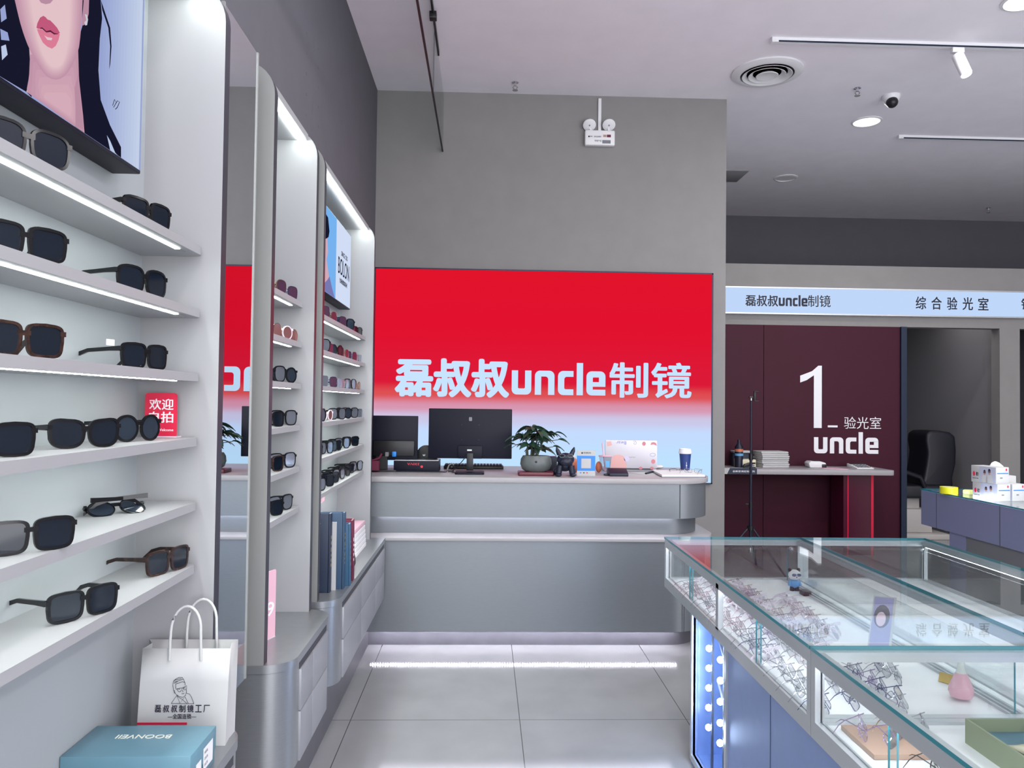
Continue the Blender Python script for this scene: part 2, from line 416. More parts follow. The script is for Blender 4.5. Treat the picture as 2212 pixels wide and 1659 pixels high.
def roundpoly(pts, n=5):
    out = []
    for i, p in enumerate(pts):
        r = p[2] if len(p) > 2 else 0
        P = Vector(p[:2])
        if not r: out.append(tuple(P)); continue
        a = (Vector(pts[i-1][:2])-P).normalized(); b = (Vector(pts[(i+1) % len(pts)][:2])-P).normalized()
        s, e = P+a*r, P+b*r; c = P+a*r+b*r
        for k in range(n+1):
            t = k/n*PI/2
            out.append(tuple(c-b*r*math.cos(t)-a*r*math.sin(t)))
    return out
R_ = 36
LET = [roundpoly([(0, 166), (0, 0, R_), (137, 0, R_), (137, 166), (93, 166), (93, 42, 8), (44, 42, 8), (44, 166)]),
       roundpoly([(162, 0), (162, 166, R_), (299, 166, R_), (299, 0), (255, 0), (255, 126, 20), (206, 126), (206, 0)]),
       roundpoly([(432, 0), (324, 0, R_), (324, 166, R_), (432, 166), (432, 126), (368, 126, 18), (368, 40, 10), (432, 40)]),
       [(455, 0), (455, 222), (499, 222), (499, 0)],
       roundpoly([(657, 0), (524, 0, R_), (524, 166, R_), (657, 166, R_), (657, 124), (568, 124, 6), (568, 40), (657, 40)]),
       [(612, 126), (657, 126), (657, 60), (566, 60), (566, 92), (612, 92)]]
def put_uncle(mb, o, u, v, wd, ht, depth, m=0):
    o, u, v = Vector(o), Vector(u), Vector(v); n = u.cross(v)
    for pl in LET:
        k = len(pl); vs = [o+u*(x/657*wd)+v*(y/222*ht)+n*d for d in (0, depth) for x, y in pl]
        mb.add(vs, [tuple(range(k)), tuple(range(k, 2*k))]+[(i, (i+1) % k, k+(i+1) % k, k+i) for i in range(k)], m)
def px_rect(x0, y0, x1, y1, pl):
    a = at(x0, y1, 'Y', pl); b = at(x1, y0, 'Y', pl); return a, b.x-a.x, b.z-a.z
tp = YB-.03
lt = MB()
for body, rc, bold in (('磊叔叔', (852, 776, 1101, 857), .044), ('制镜', (1316, 784, 1494, 859), .02)):
    o, wd, ht = px_rect(*rc, tp)
    put_text(lt, body, o, X, Z, wd, ht, .004, bold, res=4)
o, wd, ht = px_rect(1105, 785, 1308, 852, tp)
put_uncle(lt, o, X, Z, wd, ht, .004)
lt.build('lettering', 'sign_text', sign, smooth=False)

# ------------------------------------------------------------------ exam front: lit strip sign, wine wall panel
za, zb = at(1800, 625, 'Y', PY-.04).z, at(1800, 678, 'Y', PY-.04).z
st = thing('strip_sign', 'long narrow pale blue lit sign strip above the exam room doorway', 'sign', (4.5, PY-.02, zb))
MB().box(2.0, 8.0, PY-.04, PY, zb, za).build('light_panel', 'strip_sign', st)
MB().box(2.0, 8.0, PY-.05, PY, za, za+.015).box(2.0, 8.0, PY-.05, PY, zb-.015, zb).build('frame', 'aluminium', st)
lt = MB()
o, wd, ht = px_rect(1610, 638, 1681, 661, PY-.04); put_text(lt, '磊叔叔', o, X, Z, wd, ht, .004, .02)
o, wd, ht = px_rect(1682, 638, 1744, 661, PY-.04); put_uncle(lt, o, X, Z, wd, ht, .004)
o, wd, ht = px_rect(1745, 638, 1794, 663, PY-.04); put_text(lt, '制镜', o, X, Z, wd, ht, .004, .004)
lt.build('shop_name', 'sign_ink', st, smooth=False); lt = MB()
o, wd, ht = px_rect(1978, 643, 2135, 668, PY-.04)
for i, ch in enumerate('综合验光室'): put_text(lt, ch, o+X*(wd*(i*.2145)), X, Z, wd*.142, ht, .004, .012)
lt.build('room_name', 'sign_ink', st, smooth=False); lt = MB()
o, wd, ht = px_rect(2206, 645, 2231, 669, PY-.04)
put_text(lt, '镜', o, X, Z, wd, ht, .004, .012)
lt.build('lettering', 'sign_ink', st, smooth=False)
wp = thing('wall_panel', 'tall wine red panel with a large white 1 beside the exam doorway', 'panel', (3.4, PY, 0))
bx1 = at(1944, 900, 'Y', PY).x
MB().box(2.08, 3.15, PY, PY+.04, 0, ZO).box(3.156, bx1, PY, PY+.04, 0, ZO).build('board', 'burgundy', wp)
MB().box(bx1, DX0, PY-.03, PY+.06, 0, ZO).build('edge_frame', 'dark_frame', wp)
lt = MB()
o, wd, ht = px_rect(1728, 790, 1775, 924, PY)
one = [(.635, 0), (1, 0), (1, 1), (.84, 1), (.55, .91), (.0, .835), (.0, .725), (.3, .765), (.635, .845)]
vs = [o+X*(x*wd)+Z*(z*ht)-Y*d for d in (0, .004) for x, z in one]; k = len(one)
lt.add(vs, [tuple(range(k)), tuple(range(k, 2*k))]+[(i, (i+1) % k, k+(i+1) % k, k+i) for i in range(k)])
lt.build('number', 'white_ink', wp, smooth=False); lt = MB()
o, wd, ht = px_rect(1788, 919, 1809, 923, PY); lt.box(o.x, o.x+wd, PY-.004, PY, o.z, o.z+ht)
o, wd, ht = px_rect(1823, 901, 1903, 926, PY); put_text(lt, '验光室', o, X, Z, wd, ht, .004, -.004)
lt.build('room_name', 'white_ink', wp, smooth=False); lt = MB()
o, wd, ht = px_rect(1758, 934, 1897, 979, PY); put_uncle(lt, o, X, Z, wd, ht, .004)
lt.build('lettering', 'white_ink', wp, smooth=False)

# ------------------------------------------------------------------ ceiling fittings
def ceil_at(px, py): return at(px, py, 'Z', CEIL)
c = ceil_at(1657, 155)
vt = thing('air_diffuser', 'round white ceiling air vent made of concentric rings', 'vent', (c.x, c.y, CEIL))
MB().lathe([(.285, 0), (.285, -.012), (.25, -.03), (.215, -.028), (.215, 0)], c, 48).build('outer_ring', 'white_plastic', vt)
MB().lathe([(.24, -.002), (.24, -.004), (.01, -.0045)], c, 32).build('duct', 'groove', vt)
for r in (.185, .135): MB().lathe([(r-.02, -.012), (r-.022, -.014), (r+.012, -.036), (r+.016, -.034), (r-.02, -.012)], c, 40).build('ring', 'white_plastic', vt)
MB().lathe([(.04, -.006), (.06, -.014), (.09, -.036), (.086, -.04), (.05, -.034), (.002, -.03)], c, 32).build('centre_cone', 'white_plastic', vt)
def downlight(px, py, r, on, label):
    c = ceil_at(px, py); t = thing('downlight', label, 'ceiling light', (c.x, c.y, CEIL), 'round ceiling downlights')
    MB().lathe([(r, 0), (r, -.006), (r*.86, -.012), (r*.84, -.003)], c, 36).build('trim_ring', 'white_plastic', t)
    MB().lathe([(r*.85, -.002), (r*.85, -.005), (.002, -.005)], c, 36).build('diffuser', 'lamp_on' if on else 'white_plastic', t)
downlight(1872, 262, .14, 1, 'glowing round downlight on the ceiling below the dome camera')
downlight(1697, 384, .14, 0, 'unlit round downlight on the shaded part of the ceiling')
downlight(2212, 1, .14, 1, 'glowing round downlight cut by the top right corner')
c = ceil_at(1925, 207)
cm = thing('dome_camera', 'white and black dome security camera on the ceiling', 'camera', (c.x, c.y, CEIL))
MB().lathe([(.075, 0), (.075, -.02), (.062, -.045), (.05, -.07), (.01, -.09)], c, 28).build('housing', 'white_plastic', cm)
MB().ball(c+Vector((-.008, -.03, -.07)), .05, 20).build('dome', 'black_plastic', cm)
def track(pa, pb, label):
    a, b = ceil_at(*pa), ceil_at(*pb); y = (a.y+b.y)/2
    t = thing('track_rail', label, 'track', ((a.x+b.x)/2+.8, y, CEIL), 'lighting track rails')
    MB().box(a.x, b.x+1.6, y-.018, y+.018, CEIL-.035, CEIL).build('rail', 'white_plastic', t)
    MB().box(a.x+.03, b.x+1.6, y-.0195, y-.0175, CEIL-.0352, CEIL-.023).build('slot', 'dark_frame', t)
    MB().box(a.x-.02, a.x, y-.02, y+.02, CEIL-.037, CEIL).build('end_cap', 'white_plastic', t)
    return y
y1 = track((1672, 82), (2211, 98), 'white ceiling track rail that holds the tube spotlight')
track((1942, 294), (2211, 298), 'short white ceiling track rail with no spotlight in view')
c = at(2068, 97, 'Y', y1)
sp = thing('track_spotlight', 'white tube spotlight hanging from the ceiling track', 'spotlight', (c.x, y1, CEIL-.035))
MB().box(c.x-.045, c.x+.045, y1-.02, y1+.02, CEIL-.075, CEIL-.036).build('adapter', 'white_plastic', sp, bevel=.004)
MB().tube([(c.x, y1, CEIL-.076), (c.x+.003, y1-.004, CEIL-.1)], .008).build('swivel', 'white_plastic', sp)
top = Vector((c.x-.005, y1-.01, CEIL-.095)); bot = Vector((c.x+.022, y1-.075, CEIL-.27)); d = (bot-top).normalized()
MB().tube([top, top+d*.005, bot], [.036, .042, .042], 20).build('barrel', 'white_plastic', sp)
MB().tube([bot-d*.002, bot+d*.002], .036, 20).build('lens', 'spot_on', sp)
spot('track_spot_lamp', bot+d*.06, bot+d*3, 25, 50)
def sprinkler(px, py, label):
    c = ceil_at(px, py); t = thing('sprinkler', label, 'sprinkler', (c.x, c.y, CEIL), 'ceiling sprinkler heads')
    MB().lathe([(.03, 0), (.03, -.004), (.012, -.008), (.01, -.03)], c, 16).build('escutcheon', 'chrome', t)
    m = MB()
    for s in (-1, 1): m.tube([c+Vector((s*.008, 0, -.025)), c+Vector((s*.02, 0, -.045)), c+Vector((s*.004, 0, -.065))], .004, 6)
    m.build('yoke', 'grey_plastic', t)
    MB().lathe([(.024, -.066), (.024, -.07), (.004, -.071)], c, 16).build('deflector', 'grey_plastic', t)
sprinkler(1113, 178, 'sprinkler head on the ceiling near the grey back wall')
sprinkler(1852, 190, 'sprinkler head on the ceiling between air vent and dome camera')
sprinkler(2135, 449, 'sprinkler head on the dark far part of the ceiling')
a, b = at(1575, 367, 'Z', CEIL), at(1620, 367, 'Z', CEIL); c = at(1580, 392, 'Z', CEIL)
solo(MB().box(2.35, b.x, a.y, c.y, CEIL-.008, CEIL), 'access_panel', 'grey_plastic', 'square grey access panel on the ceiling beside the wall corner', 'panel', bevel=.002)
# smoke curtain glass hanging from the ceiling
sx = -.405; z0 = at(957, 325, 'Y', YB).z
cu = thing('smoke_curtain', 'clear glass smoke barrier hanging from the ceiling with black lower edge', 'glass barrier', (sx, 3, CEIL))
seam = at(935, 190, 'X', sx).y
for ya, yb in ((.5, seam-.005), (seam+.005, YB)):
    MB().box(sx-.005, sx+.005, ya, yb, z0, CEIL-.04).build('pane', 'glass', cu)
MB().box(sx-.007, sx+.007, .5, YB, z0-.012, z0).build('lower_edge', 'black_plastic', cu)
MB().box(sx-.012, sx+.012, .5, 6.0, CEIL-.04, CEIL).build('top_channel', 'black_plastic', cu)
MB().box(sx-.007, sx+.007, seam-.005, seam+.005, z0, CEIL-.03).build('joint', 'steel_frame', cu)
cl = at(934, 36, 'Z', CEIL-.05)
MB().box(sx-.03, sx+.03, cl.y-.03, cl.y+.03, CEIL-.07, CEIL-.02).build('clamp', 'black_plastic', cu, bevel=.004)
# emergency light and its conduit
e0, e1 = at(1262, 285, 'Y', YB), at(1326, 319, 'Y', YB)
xc = (e0.x+e1.x)/2; zb, zt = e1.z, e0.z
em = thing('emergency_light', 'white twin head emergency light on the grey back wall', 'emergency light', (xc, YB, zb))
MB().box(e0.x, e1.x, YB-.06, YB, zb, zt).build('housing', 'white_plastic', em, bevel=.012, seg=3)
for s, hx in ((-1, 1273), (1, 1315)):
    h = at(hx, 270, 'Y', YB-.05)
    MB().tube([(xc+s*(.078), YB-.04, zt-.005), (h.x, YB-.04, zt+.03)], .011, 10).build('neck', 'white_plastic', em)
    hd = MB().lathe([(.01, -.03), (.04, -.026), (.055, 0), (.055, .008), (.05, .012), (.004, .013)], (0, 0, 0), 28, 0, 'Y')
    hd.xf(Matrix.Translation((h.x, YB-.055, h.z)) @ Matrix.Rotation(.75*1, 4, 'X') @ Matrix.Diagonal((1.05, 1, 1, 1)))
    ho = hd.build('lamp_head', 'white_plastic', em)
    MB().lathe([(.007, 0), (.007, .004)], (0, 0, 0), 12, 0, 'Y').xf(Matrix.Translation((h.x, YB-.055, h.z)) @ Matrix.Rotation(.75, 4, 'X') @ Matrix.Translation((0, -.012, 0))).build('led_eye', 'ink_grey', ho)
lt = MB(); yy = YB-.06
def on_em(px0, py0, px1, py1): return px_rect(1230+px0*.0904, 190+py0*.0904, 1230+px1*.0904, 190+py1*.0904, yy)
o, wd, ht = on_em(600, 1240, 765, 1285); put_text(lt, '专用产品', o, X, Z, wd, ht, .001)
o, wd, ht = on_em(585, 1145, 765, 1178); put_text(lt, '消防应急照明灯', o, X, Z, wd, ht, .001)
o, wd, ht = on_em(495, 1145, 550, 1172); put_text(lt, '照明', o, X, Z, wd, ht, .001)
o, wd, ht = on_em(448, 1140, 488, 1178); lt.lathe([(wd/2, 0), (wd/2, .001)], o+Vector((wd/2, 0, ht/2)), 14, 0, 'Y')
lt.build('lettering', 'ink', em, smooth=False)
for nm, rc, mm in (('sticker', (808, 1118, 885, 1172), 'tan_tray'), ('sticker', (895, 1118, 992, 1178), 'wine_cover'), ('sticker', (785, 1250, 985, 1325), 'ink_grey')):
    o, wd, ht = on_em(*rc); MB().box(o.x, o.x+wd, yy-.001, yy, o.z, o.z+ht).build(nm, mm, em)
cx_ = at(1295, 240, 'Y', YB).x
solo(MB().box(cx_-.014, cx_+.014, YB-.02, YB, zt, at(1294, 214, 'Y', YB).z), 'cable_conduit', 'white_plastic', 'white cable conduit running up the wall from the emergency light', 'conduit', bevel=.003)

# ================================================================== shelving along the left wall
UB, UF = -.93, -.72; ZC = .72; ZTOP = 2.74
SHZ = [2.005, 1.838, 1.668, 1.497, 1.327, 1.161]
def unit(y0, y1, label, near_mirror=False):
    u = thing('display_unit', label, 'shelving', (UB, (y0+y1)/2, ZC), 'white lit display units on the left wall')
    MB().box(WL, UB, y0+.02, y1-.02, ZC, ZTOP-.02).build('back_panel', 'back_board', u)
    pr = [(WL, ZC), (UF, ZC)]+[(UF-.11+.11*math.cos(t), ZTOP-.11+.11*math.sin(t)) for t in [PI/2*i/8 for i in range(9)]]+[(WL, ZTOP)]
    for ya, yb, inn, outn in ((y0, y0+.04, 'b', 'a'), (y1-.04, y1, 'a', 'b')):
        ins = ya if inn == 'a' else yb
        m = MB()
        if inn == 'a': m.prism(pr, 'XZ', ya, ya+.02, 1, ma=0, mb=1); m.prism(pr, 'XZ', ya+.02, yb, 1, ma=1, mb=2)
        else: m.prism(pr, 'XZ', yb-.02, yb, 1, ma=1, mb=0); m.prism(pr, 'XZ', ya, yb-.02, 1, ma=2, mb=1)
        m.build('side_panel', ['white_board', 'edge_dark', 'panel_grey'], u)
    tp = MB().box(UB, UF-.04, y0+.04, y1-.04, ZTOP-.045, ZTOP-.02).build('top_panel', ['white_board'], u)
    MB().box(UF-.075, UF-.06, y0+.05, y1-.05, ZTOP-.053, ZTOP-.045).build('light_strip', 'led', tp)
    for z in SHZ:
        pl = rrect(UB, -.762, y0+.04, y1-.05, .025, 4, 'bc')
        sh = MB().prism(pl, 'XY', z-.022, z).build('shelf', 'white_board', u)
        if z == SHZ[-1] and y0 < 1: continue
        MB().box(-.795, -.783, y0+.06, y1-.16, z-.0235, z-.0221).build('light_strip', 'led', sh)
        MB().box(-.796, -.782, y1-.16, y1-.125, z-.0245, z-.0221).build('strip_end', 'grey_plastic', sh)
    return u
unit(.5, 2.14, 'tall white lit shelving unit nearest the viewer with large face poster')
unit(2.59, 3.285, 'narrow white lit shelving unit between the two mirrors')
unit(3.40, 4.97, 'white lit shelving unit in the corner next to the reception counter')
# mirrors between the units
def mirror(y0, y1, label):
    t = thing('wall_mirror', label, 'mirror', (-.745, (y0+y1)/2, ZC), 'narrow upright mirrors')
    MB().box(WL, -.751, y0+.01, y1-.01, ZC, 2.70).build('backing', 'panel_grey', t)
    MB().box(-.751, -.745, y0+.005, y1-.005, ZC, 2.712).build('mirror_glass', 'mirror', t)
    MB().box(-.752, -.742, y1-.005, y1+.003, ZC, 2.715).box(-.752, -.742, y0-.003, y0+.005, ZC, 2.715).build('edge_trim', 'panel_grey', t)
mirror(2.155, 2.475, 'tall narrow mirror between near and middle shelving units reflecting the red sign')
# base cabinets
def cabinet(y0, y1, label, splits, near_r=.1, far_r=.1):
    t = thing('base_cabinet', label, 'cabinet', (-.8, (y0+y1)/2, .345), 'floating silver base cabinets')
    cs = ('b' if near_r else '')+('c' if far_r else '')
    MB().prism(rrect(WL+.004, -.63, y0, y1, .1, 10, cs), 'XY', ZC-.028, ZC).build('worktop', 'steel_laminate', t)
    MB().prism(rrect(WL+.004, -.634, y0+.004, y1-.004, .098, 10, cs), 'XY', .345, ZC-.03).build('body', 'steel_laminate', t)
    ya, yb = y0+.13, y1-(.05 if not far_r else .11)
    MB().box(-.636, -.632, ya, yb, ZC-.055, ZC-.028).build('finger_groove', 'groove', t)
    ys = [ya]+[ya+(yb-ya)*s for s in splits]+[yb]
    zm = .52
    for a, b in zip(ys, ys[1:]):
        for z0, z1 in ((.348, zm-.002), (zm+.002, ZC-.056)):
            MB().box(-.64, -.626, a+.002, b-.002, z0, z1).build('drawer', 'drawer_white', t, bevel=.0015)
cabinet(.5, 2.125, 'silver base cabinet under the near shelving unit holding the blue box', [.5])
cabinet(2.59, 3.285, 'silver base cabinet under the narrow middle shelving unit', [.42])
cabinet(3.40, 5.0, 'long silver base cabinet under the corner shelving unit holding binders', [.36, .72], far_r=0)

# ------------------------------------------------------------------ back-lit posters
PX = -.86
def q(px, py, k): p = at(px, py, 'X', PX); return (PX+.0008*k, p.y, p.z)
lb = thing('light_box', 'large lit poster of a woman with dark hair and pink lips', 'poster', (PX, 1.5, 2.152))
LY0, LY1, LZ0, LZ1 = .85, at(304, 370, 'X', PX).y, at(304, 377, 'X', PX).z, 2.685
MB().box(UB, PX, LY0, LY1, LZ0, LZ1).build('case', 'screen_black', lb, bevel=.003)
E0 = LZ0+.008
def clip_poly(pts):  # keep inside the frame
    out = []
    for x, y, z in pts: out.append((x, min(max(y, LY0+.006), LY1-.004), min(max(z, E0), LZ1-.006)))
    return out
MB().poly([(PX+.0008, LY0+.006, E0), (PX+.0008, LY1-.004, E0), (PX+.0008, LY1-.004, LZ1-.006), (PX+.0008, LY0+.006, LZ1-.006)]).build('backdrop', 'poster_sky', lb)
for i_ in range(14):
    t_ = i_/13; nm_ = f'poster_sky_{i_}'; glow(nm_, tuple(a_+(b_-a_)*t_ for a_, b_ in zip((158, 172, 220), (204, 217, 242))), .9)
    ya = at(212+i_*6.5, 200, 'X', PX).y; yb = min(LY1-.004, at(212+(i_+1)*6.5, 200, 'X', PX).y)
    MB().add([(PX+.0011, ya, E0), (PX+.0011, yb, E0), (PX+.0011, yb, LZ1-.006), (PX+.0011, ya, LZ1-.006)], [(0, 1, 2, 3)]).build('backdrop_glow', nm_, lb)
def up(px, k): return (PX+.0008*k, at(px, 0, 'X', PX).y, LZ1)
def pz(name, pts, k, m, top=None):
    P = [q(*p, k) for p in pts]
    if top: P = [up(top[0], k)]+P+[up(top[1], k)]
    return MB().poly(clip_poly(P)).build(name, m, lb, smooth=False)
def soft(name, outer, inner, k, ca, cb, top_a, top_b, n=6):
    N = 40
    def samp(P):
        L = [0]
        for a, b in zip(P, P[1:]): L.append(L[-1]+math.hypot(a[0]-b[0], a[1]-b[1]))
        out = []
        for j in range(N):
            d = L[-1]*j/(N-1); i = max(q_ for q_ in range(len(P)-1) if L[q_] <= d+1e-6 or q_ == 0); f = (d-L[i])/max(1e-6, L[i+1]-L[i])
            out.append((P[i][0]+(P[i+1][0]-P[i][0])*f, P[i][1]+(P[i+1][1]-P[i][1])*f))
        return out
    A, B = samp(outer), samp(inner)
    for j in range(n):
        t = j/(n-1); nm = f'{ca}_{cb}_{j}'
        if nm not in M:
            glow(nm, tuple(x+(y-x)*t for x, y in zip(PC[ca], PC[cb])), .87)
        pz(name, [(p[0]+(q_[0]-p[0])*t, p[1]+(q_[1]-p[1])*t) for p, q_ in zip(A, B)], k+j*.08, nm, (top_a[0]+(top_b[0]-top_a[0])*t, top_a[1]+(top_b[1]-top_a[1])*t) if top_a else None)
PC = {'shade': (204, 156, 178), 'skin': (226, 182, 196), 'light': (240, 206, 212), 'lip': (204, 92, 130), 'liplight': (232, 140, 164)}
pz('hair', [(-40, 0), (-40, 150), (0, 172), (56, 199), (66, 210), (75, 160), (62, 100), (40, 0)], 2, 'poster_hair', (-60, 40))
pz('hair_gap', [(-2, 62), (14, 70), (18, 88), (0, 86)], 2.5, 'poster_sky'); pz('hair_gap', [(0, 100), (10, 96), (14, 118), (2, 130)], 2.5, 'poster_sky_light'); pz('hair_gap', [(-2, 20), (8, 10), (12, 40), (0, 48)], 2.5, 'poster_sky')
pz('hair', [(176, 0), (176, 57), (160, 110), (160, 280), (182, 289), (260, 345), (260, 318), (236, 270), (216, 216), (211, 152), (214, 84), (219, 40), (216, 0)], 2, 'poster_hair', (176, 214))
pz('ear', [(172, 0), (190, 0), (189, 30), (183, 52), (174, 56)], 3, 'poster_skin_shade', (172, 190))
pz('neck', [(60, 100), (64, 165), (54, 198), (120, 245), (180, 288), (177, 250), (168, 170), (166, 100)], 3, 'poster_skin', None)
soft('neck', [(62, 118), (60, 165), (54, 198), (120, 245), (180, 288), (177, 250), (168, 170), (166, 110)], [(96, 200), (92, 205), (92, 212), (125, 235), (150, 252), (152, 240), (150, 215), (140, 200)], 3.05, 'shade', 'skin', None, None, 6)
pz('neck_fold', [(158, 190), (166, 160), (172, 230), (178, 280), (160, 275), (160, 230)], 3.5, 'poster_skin_shade', None)
soft('face', [(28, 0), (34, 26), (40, 50), (47, 73), (55, 95), (66, 118), (77, 137), (88, 155), (99, 166), (111, 172), (122, 172), (132, 168), (142, 158), (152, 142), (161, 124), (167, 104), (170, 80), (172, 57), (174, 28), (175, 0)],
     [(62, 0), (66, 30), (72, 60), (78, 90), (88, 118), (100, 138), (111, 146), (120, 146), (130, 140), (138, 118), (144, 90), (147, 50), (148, 0)], 4, 'shade', 'light', (26, 176), (60, 148), 9)
pz('nose_shadow', [(80, 0), (84, 6), (94, 9), (104, 7), (110, 0)], 5, 'poster_skin_shade', (80, 110))
pz('upper_lip', [(74, 60), (76, 50), (82, 38), (89, 34), (94, 37), (98, 42), (104, 44), (112, 52), (119, 60), (125, 71), (119, 75), (112, 72), (104, 66), (95, 68), (86, 60), (78, 62)], 5, 'poster_lip')
pz('lower_lip', [(75, 63), (84, 62), (95, 69), (104, 68), (112, 73), (125, 73), (122, 86), (116, 99), (108, 105), (98, 101), (88, 92), (80, 76)], 5, 'poster_lip_light')
pz('mouth_line', [(78, 61), (86, 59), (95, 67), (104, 65), (112, 71), (122, 73), (112, 74.5), (104, 69), (95, 70), (86, 62.5)], 5.5, 'poster_mouth')
pz('lip_gloss', [(90, 76), (97, 80), (108, 82), (106, 87), (97, 86)], 5.8, 'poster_skin_light')
pz('earring', [(179, 30), (184, 32), (186, 42), (184, 54), (180, 55), (178, 48), (182, 44), (181, 38)], 5, 'poster_silver')
pz('hair_strand', [(216, 0), (222, 18), (236, 60), (239, 100), (236, 140), (234, 150), (236, 100), (232, 60), (219, 22)], 2.5, 'poster_hair')
pz('hair_gap', [(229, 292), (236, 304), (247, 330), (252, 340), (236, 330)], 2.5, 'poster_sky_light')
lt = MB()
a = at(243, 160, 'X', PX); put_text(lt, 'BOLON', a, -Z, Y, .022*3, .009, .0008)
a = at(250, 160, 'X', PX); put_text(lt, '代言人', a, -Z, Y, .028, .012, .0008)
sg = [(242, 228), (246, 215), (250, 222), (244, 232), (252, 218), (257, 220), (252, 232), (248, 236)]
lt.tube([q(*p, 1.6) for p in sg], .0008, 5)
lt.build('lettering', 'poster_ink', lb, smooth=False)

# second light box, corner unit
b1, b0 = at(757, 660, 'X', PX), at(757, 470, 'X', PX)
BZ0, BZ1 = at(754, 668, 'X', PX).z, at(759, 510, 'X', PX).z
BY1 = at(757, 600, 'X', PX).y
l2 = thing('light_box', 'lit poster lettered BOLON in the corner shelving unit', 'poster', (PX, BY1-.5, BZ0))
MB().box(UB, PX, BY1-1.0, BY1, BZ0, BZ1).build('case', 'screen_black', l2, bevel=.003)
def rect2(p0, p1, k, m, nm): return MB().poly([(PX+.0008*k, y, z) for y, z in ((p0, BZ0+.006), (p1, BZ0+.006), (p1, BZ1-.006), (p0, BZ1-.006))]).build(nm, m, l2)
ym = at(725, 600, 'X', PX).y
rect2(ym, BY1-.005, 1, 'poster_white', 'white_field'); rect2(BY1-.99, ym, 1, 'poster_blue', 'blue_field')
def p2(name, pts, k, m): MB().poly([(PX+.0008*k, min(max(at(x, y, 'X', PX).y, BY1-.99), BY1), min(max(at(x, y, 'X', PX).z, BZ0+.007), BZ1-.007)) for x, y in pts]).build(name, m, l2, smooth=False)
p2('figure_face', [(690, 500), (706, 505), (708, 545), (705, 560), (709, 590), (712, 612), (706, 640), (690, 640)], 2, 'poster_skin')
p2('figure_hair', [(690, 440), (708, 470), (711, 500), (709, 512), (705, 515), (690, 520)], 2.4, 'poster_hair')
p2('figure_jacket', [(690, 640), (706, 605), (711, 597), (716, 620), (722, 650), (690, 640)], 2.6, 'poster_jacket')
lt = MB()
for body, x0, yb, yt, x1 in (('BOLON', 730, 587, 562, 754),):
    a = at(x0, yb+2, 'X', PX); b = at(x1, yt+14, 'X', PX); put_text(lt, body, a+X*.001, Y, Z, b.y-a.y, .098, .0008, 0)
a = at(737, 552, 'X', PX); put_text(lt, 'SINCE CIO', a+X*.001, Y, Z, .2, .028, .0008)
a = at(733, 610, 'X', PX); put_text(lt, '全新亚洲定制系列', a+X*.001, Y, Z, .24, .03, .0008)
lt.build('lettering', 'poster_ink', l2, smooth=False)

# ================================================================== reception counter
CT = 1.107
rc = thing('reception_counter', 'long silver grey reception counter with white top and rounded right end', 'counter', (.3, 5.4, 0))
def plan(x1, yf, r, yb=5.98, x0=WL+.002): return rrect(x0, x1, yf, yb, r, 14, 'b')
MB().prism(plan(1.56, 5.06, .30), 'XY', CT-.035, CT).build('countertop', 'counter_white', rc, bevel=.003)
up_ = MB().prism(plan(1.545, 5.08, .28), 'XY', .842, CT-.037).build('upper_front', 'steel_blue', rc)
MB().box(1.303, 1.306, 5.078, 5.083, .845, CT-.04).build('panel_seam', 'groove', up_)
MB().prism(plan(1.50, 5.19, .26), 'XY', ZC+.001, .843).build('recessed_band', 'steel_blue', rc)
MB().prism(plan(1.575, 5.005, .32), 'XY', ZC-.02, ZC).build('ledge', 'counter_white', rc, bevel=.002)
lo_ = MB().prism(plan(1.53, 5.02, .3), 'XY', .112, ZC-.02).build('lower_front', 'steel_blue', rc)
MB().box(1.318, 1.321, 5.018, 5.023, .115, ZC-.025).build('panel_seam', 'groove', lo_)
MB().prism(plan(1.47, 5.115, .24), 'XY', 0, .113).build('toe_kick', 'kick', rc)
MB().box(-.7, 1.28, 5.165, 5.18, .835, .8415).build('light_strip', 'led_floor', rc)
MB().box(-.72, 1.28, 5.054, 5.06, .107, .1115).build('light_strip', 'led_dots', rc)

def on_top(px, py): return at(px, py, 'Z', CT)
# monitors (their backs face us)
def monitor(x0, x1, z0, z1, y, label, stand=True, logo=True):
    t = thing('monitor', label, 'monitor', ((x0+x1)/2, y, CT)); xc = (x0+x1)/2
    MB().box(x0, x1, y-.018, y+.018, z0, z1).build('case', 'screen_black', t, bevel=.004)
    MB().box(x0+.004, x1-.004, y+.0182, y+.0195, z0+.01, z1-.004).build('screen', 'black_plastic', t)
    zb = z0+.09
    MB().box(xc-.085, xc+.085, y-.03, y-.018, z0, zb).build('connector_cover', 'screen_black', t, bevel=.004)
    if stand:
        MB().prism([(xc-.022, z0+.04), (xc-.024, CT+.02), (xc+.024, CT+.02), (xc+.022, z0+.04)], 'XZ', y-.055, y-.03).build('stand_neck', 'black_plastic', t, bevel=.003)
        MB().prism(rrect(xc-.1, xc+.1, y-.16, y+.04, .02), 'XY', CT, CT+.012).build('stand_foot', 'screen_black', t, bevel=.003)
    if logo:
        lg = MB().prism(rrect(xc-.011, xc+.011, z1-.085, z1-.058, .005), 'XZ', y-.0195, y-.018).build('badge', 'ink_grey', t)
    m = MB()
    for sx_ in (-.037, .037):
        for dz in (.13, .235): m.lathe([(.003, 0), (.003, .001)], (xc+sx_*1.6, y-.018, z0+dz), 8, 0, 'Y')
    m.build('screw', 'groove', t)
    m = MB(); m.box(xc-.02, xc+.012, y-.04, y-.03, z0+.055, z0+.064); m.build('port', 'aluminium', t)
    return t
a, b = at(927, 882, 'Y', 5.4), at(1105, 991, 'Y', 5.4)
monitor(a.x, b.x, b.z, a.z, 5.4, 'black computer monitor on a stand seen from behind, left of the plant')
a, b = at(760, 897, 'Y', 5.5), at(902, 994, 'Y', 5.5)
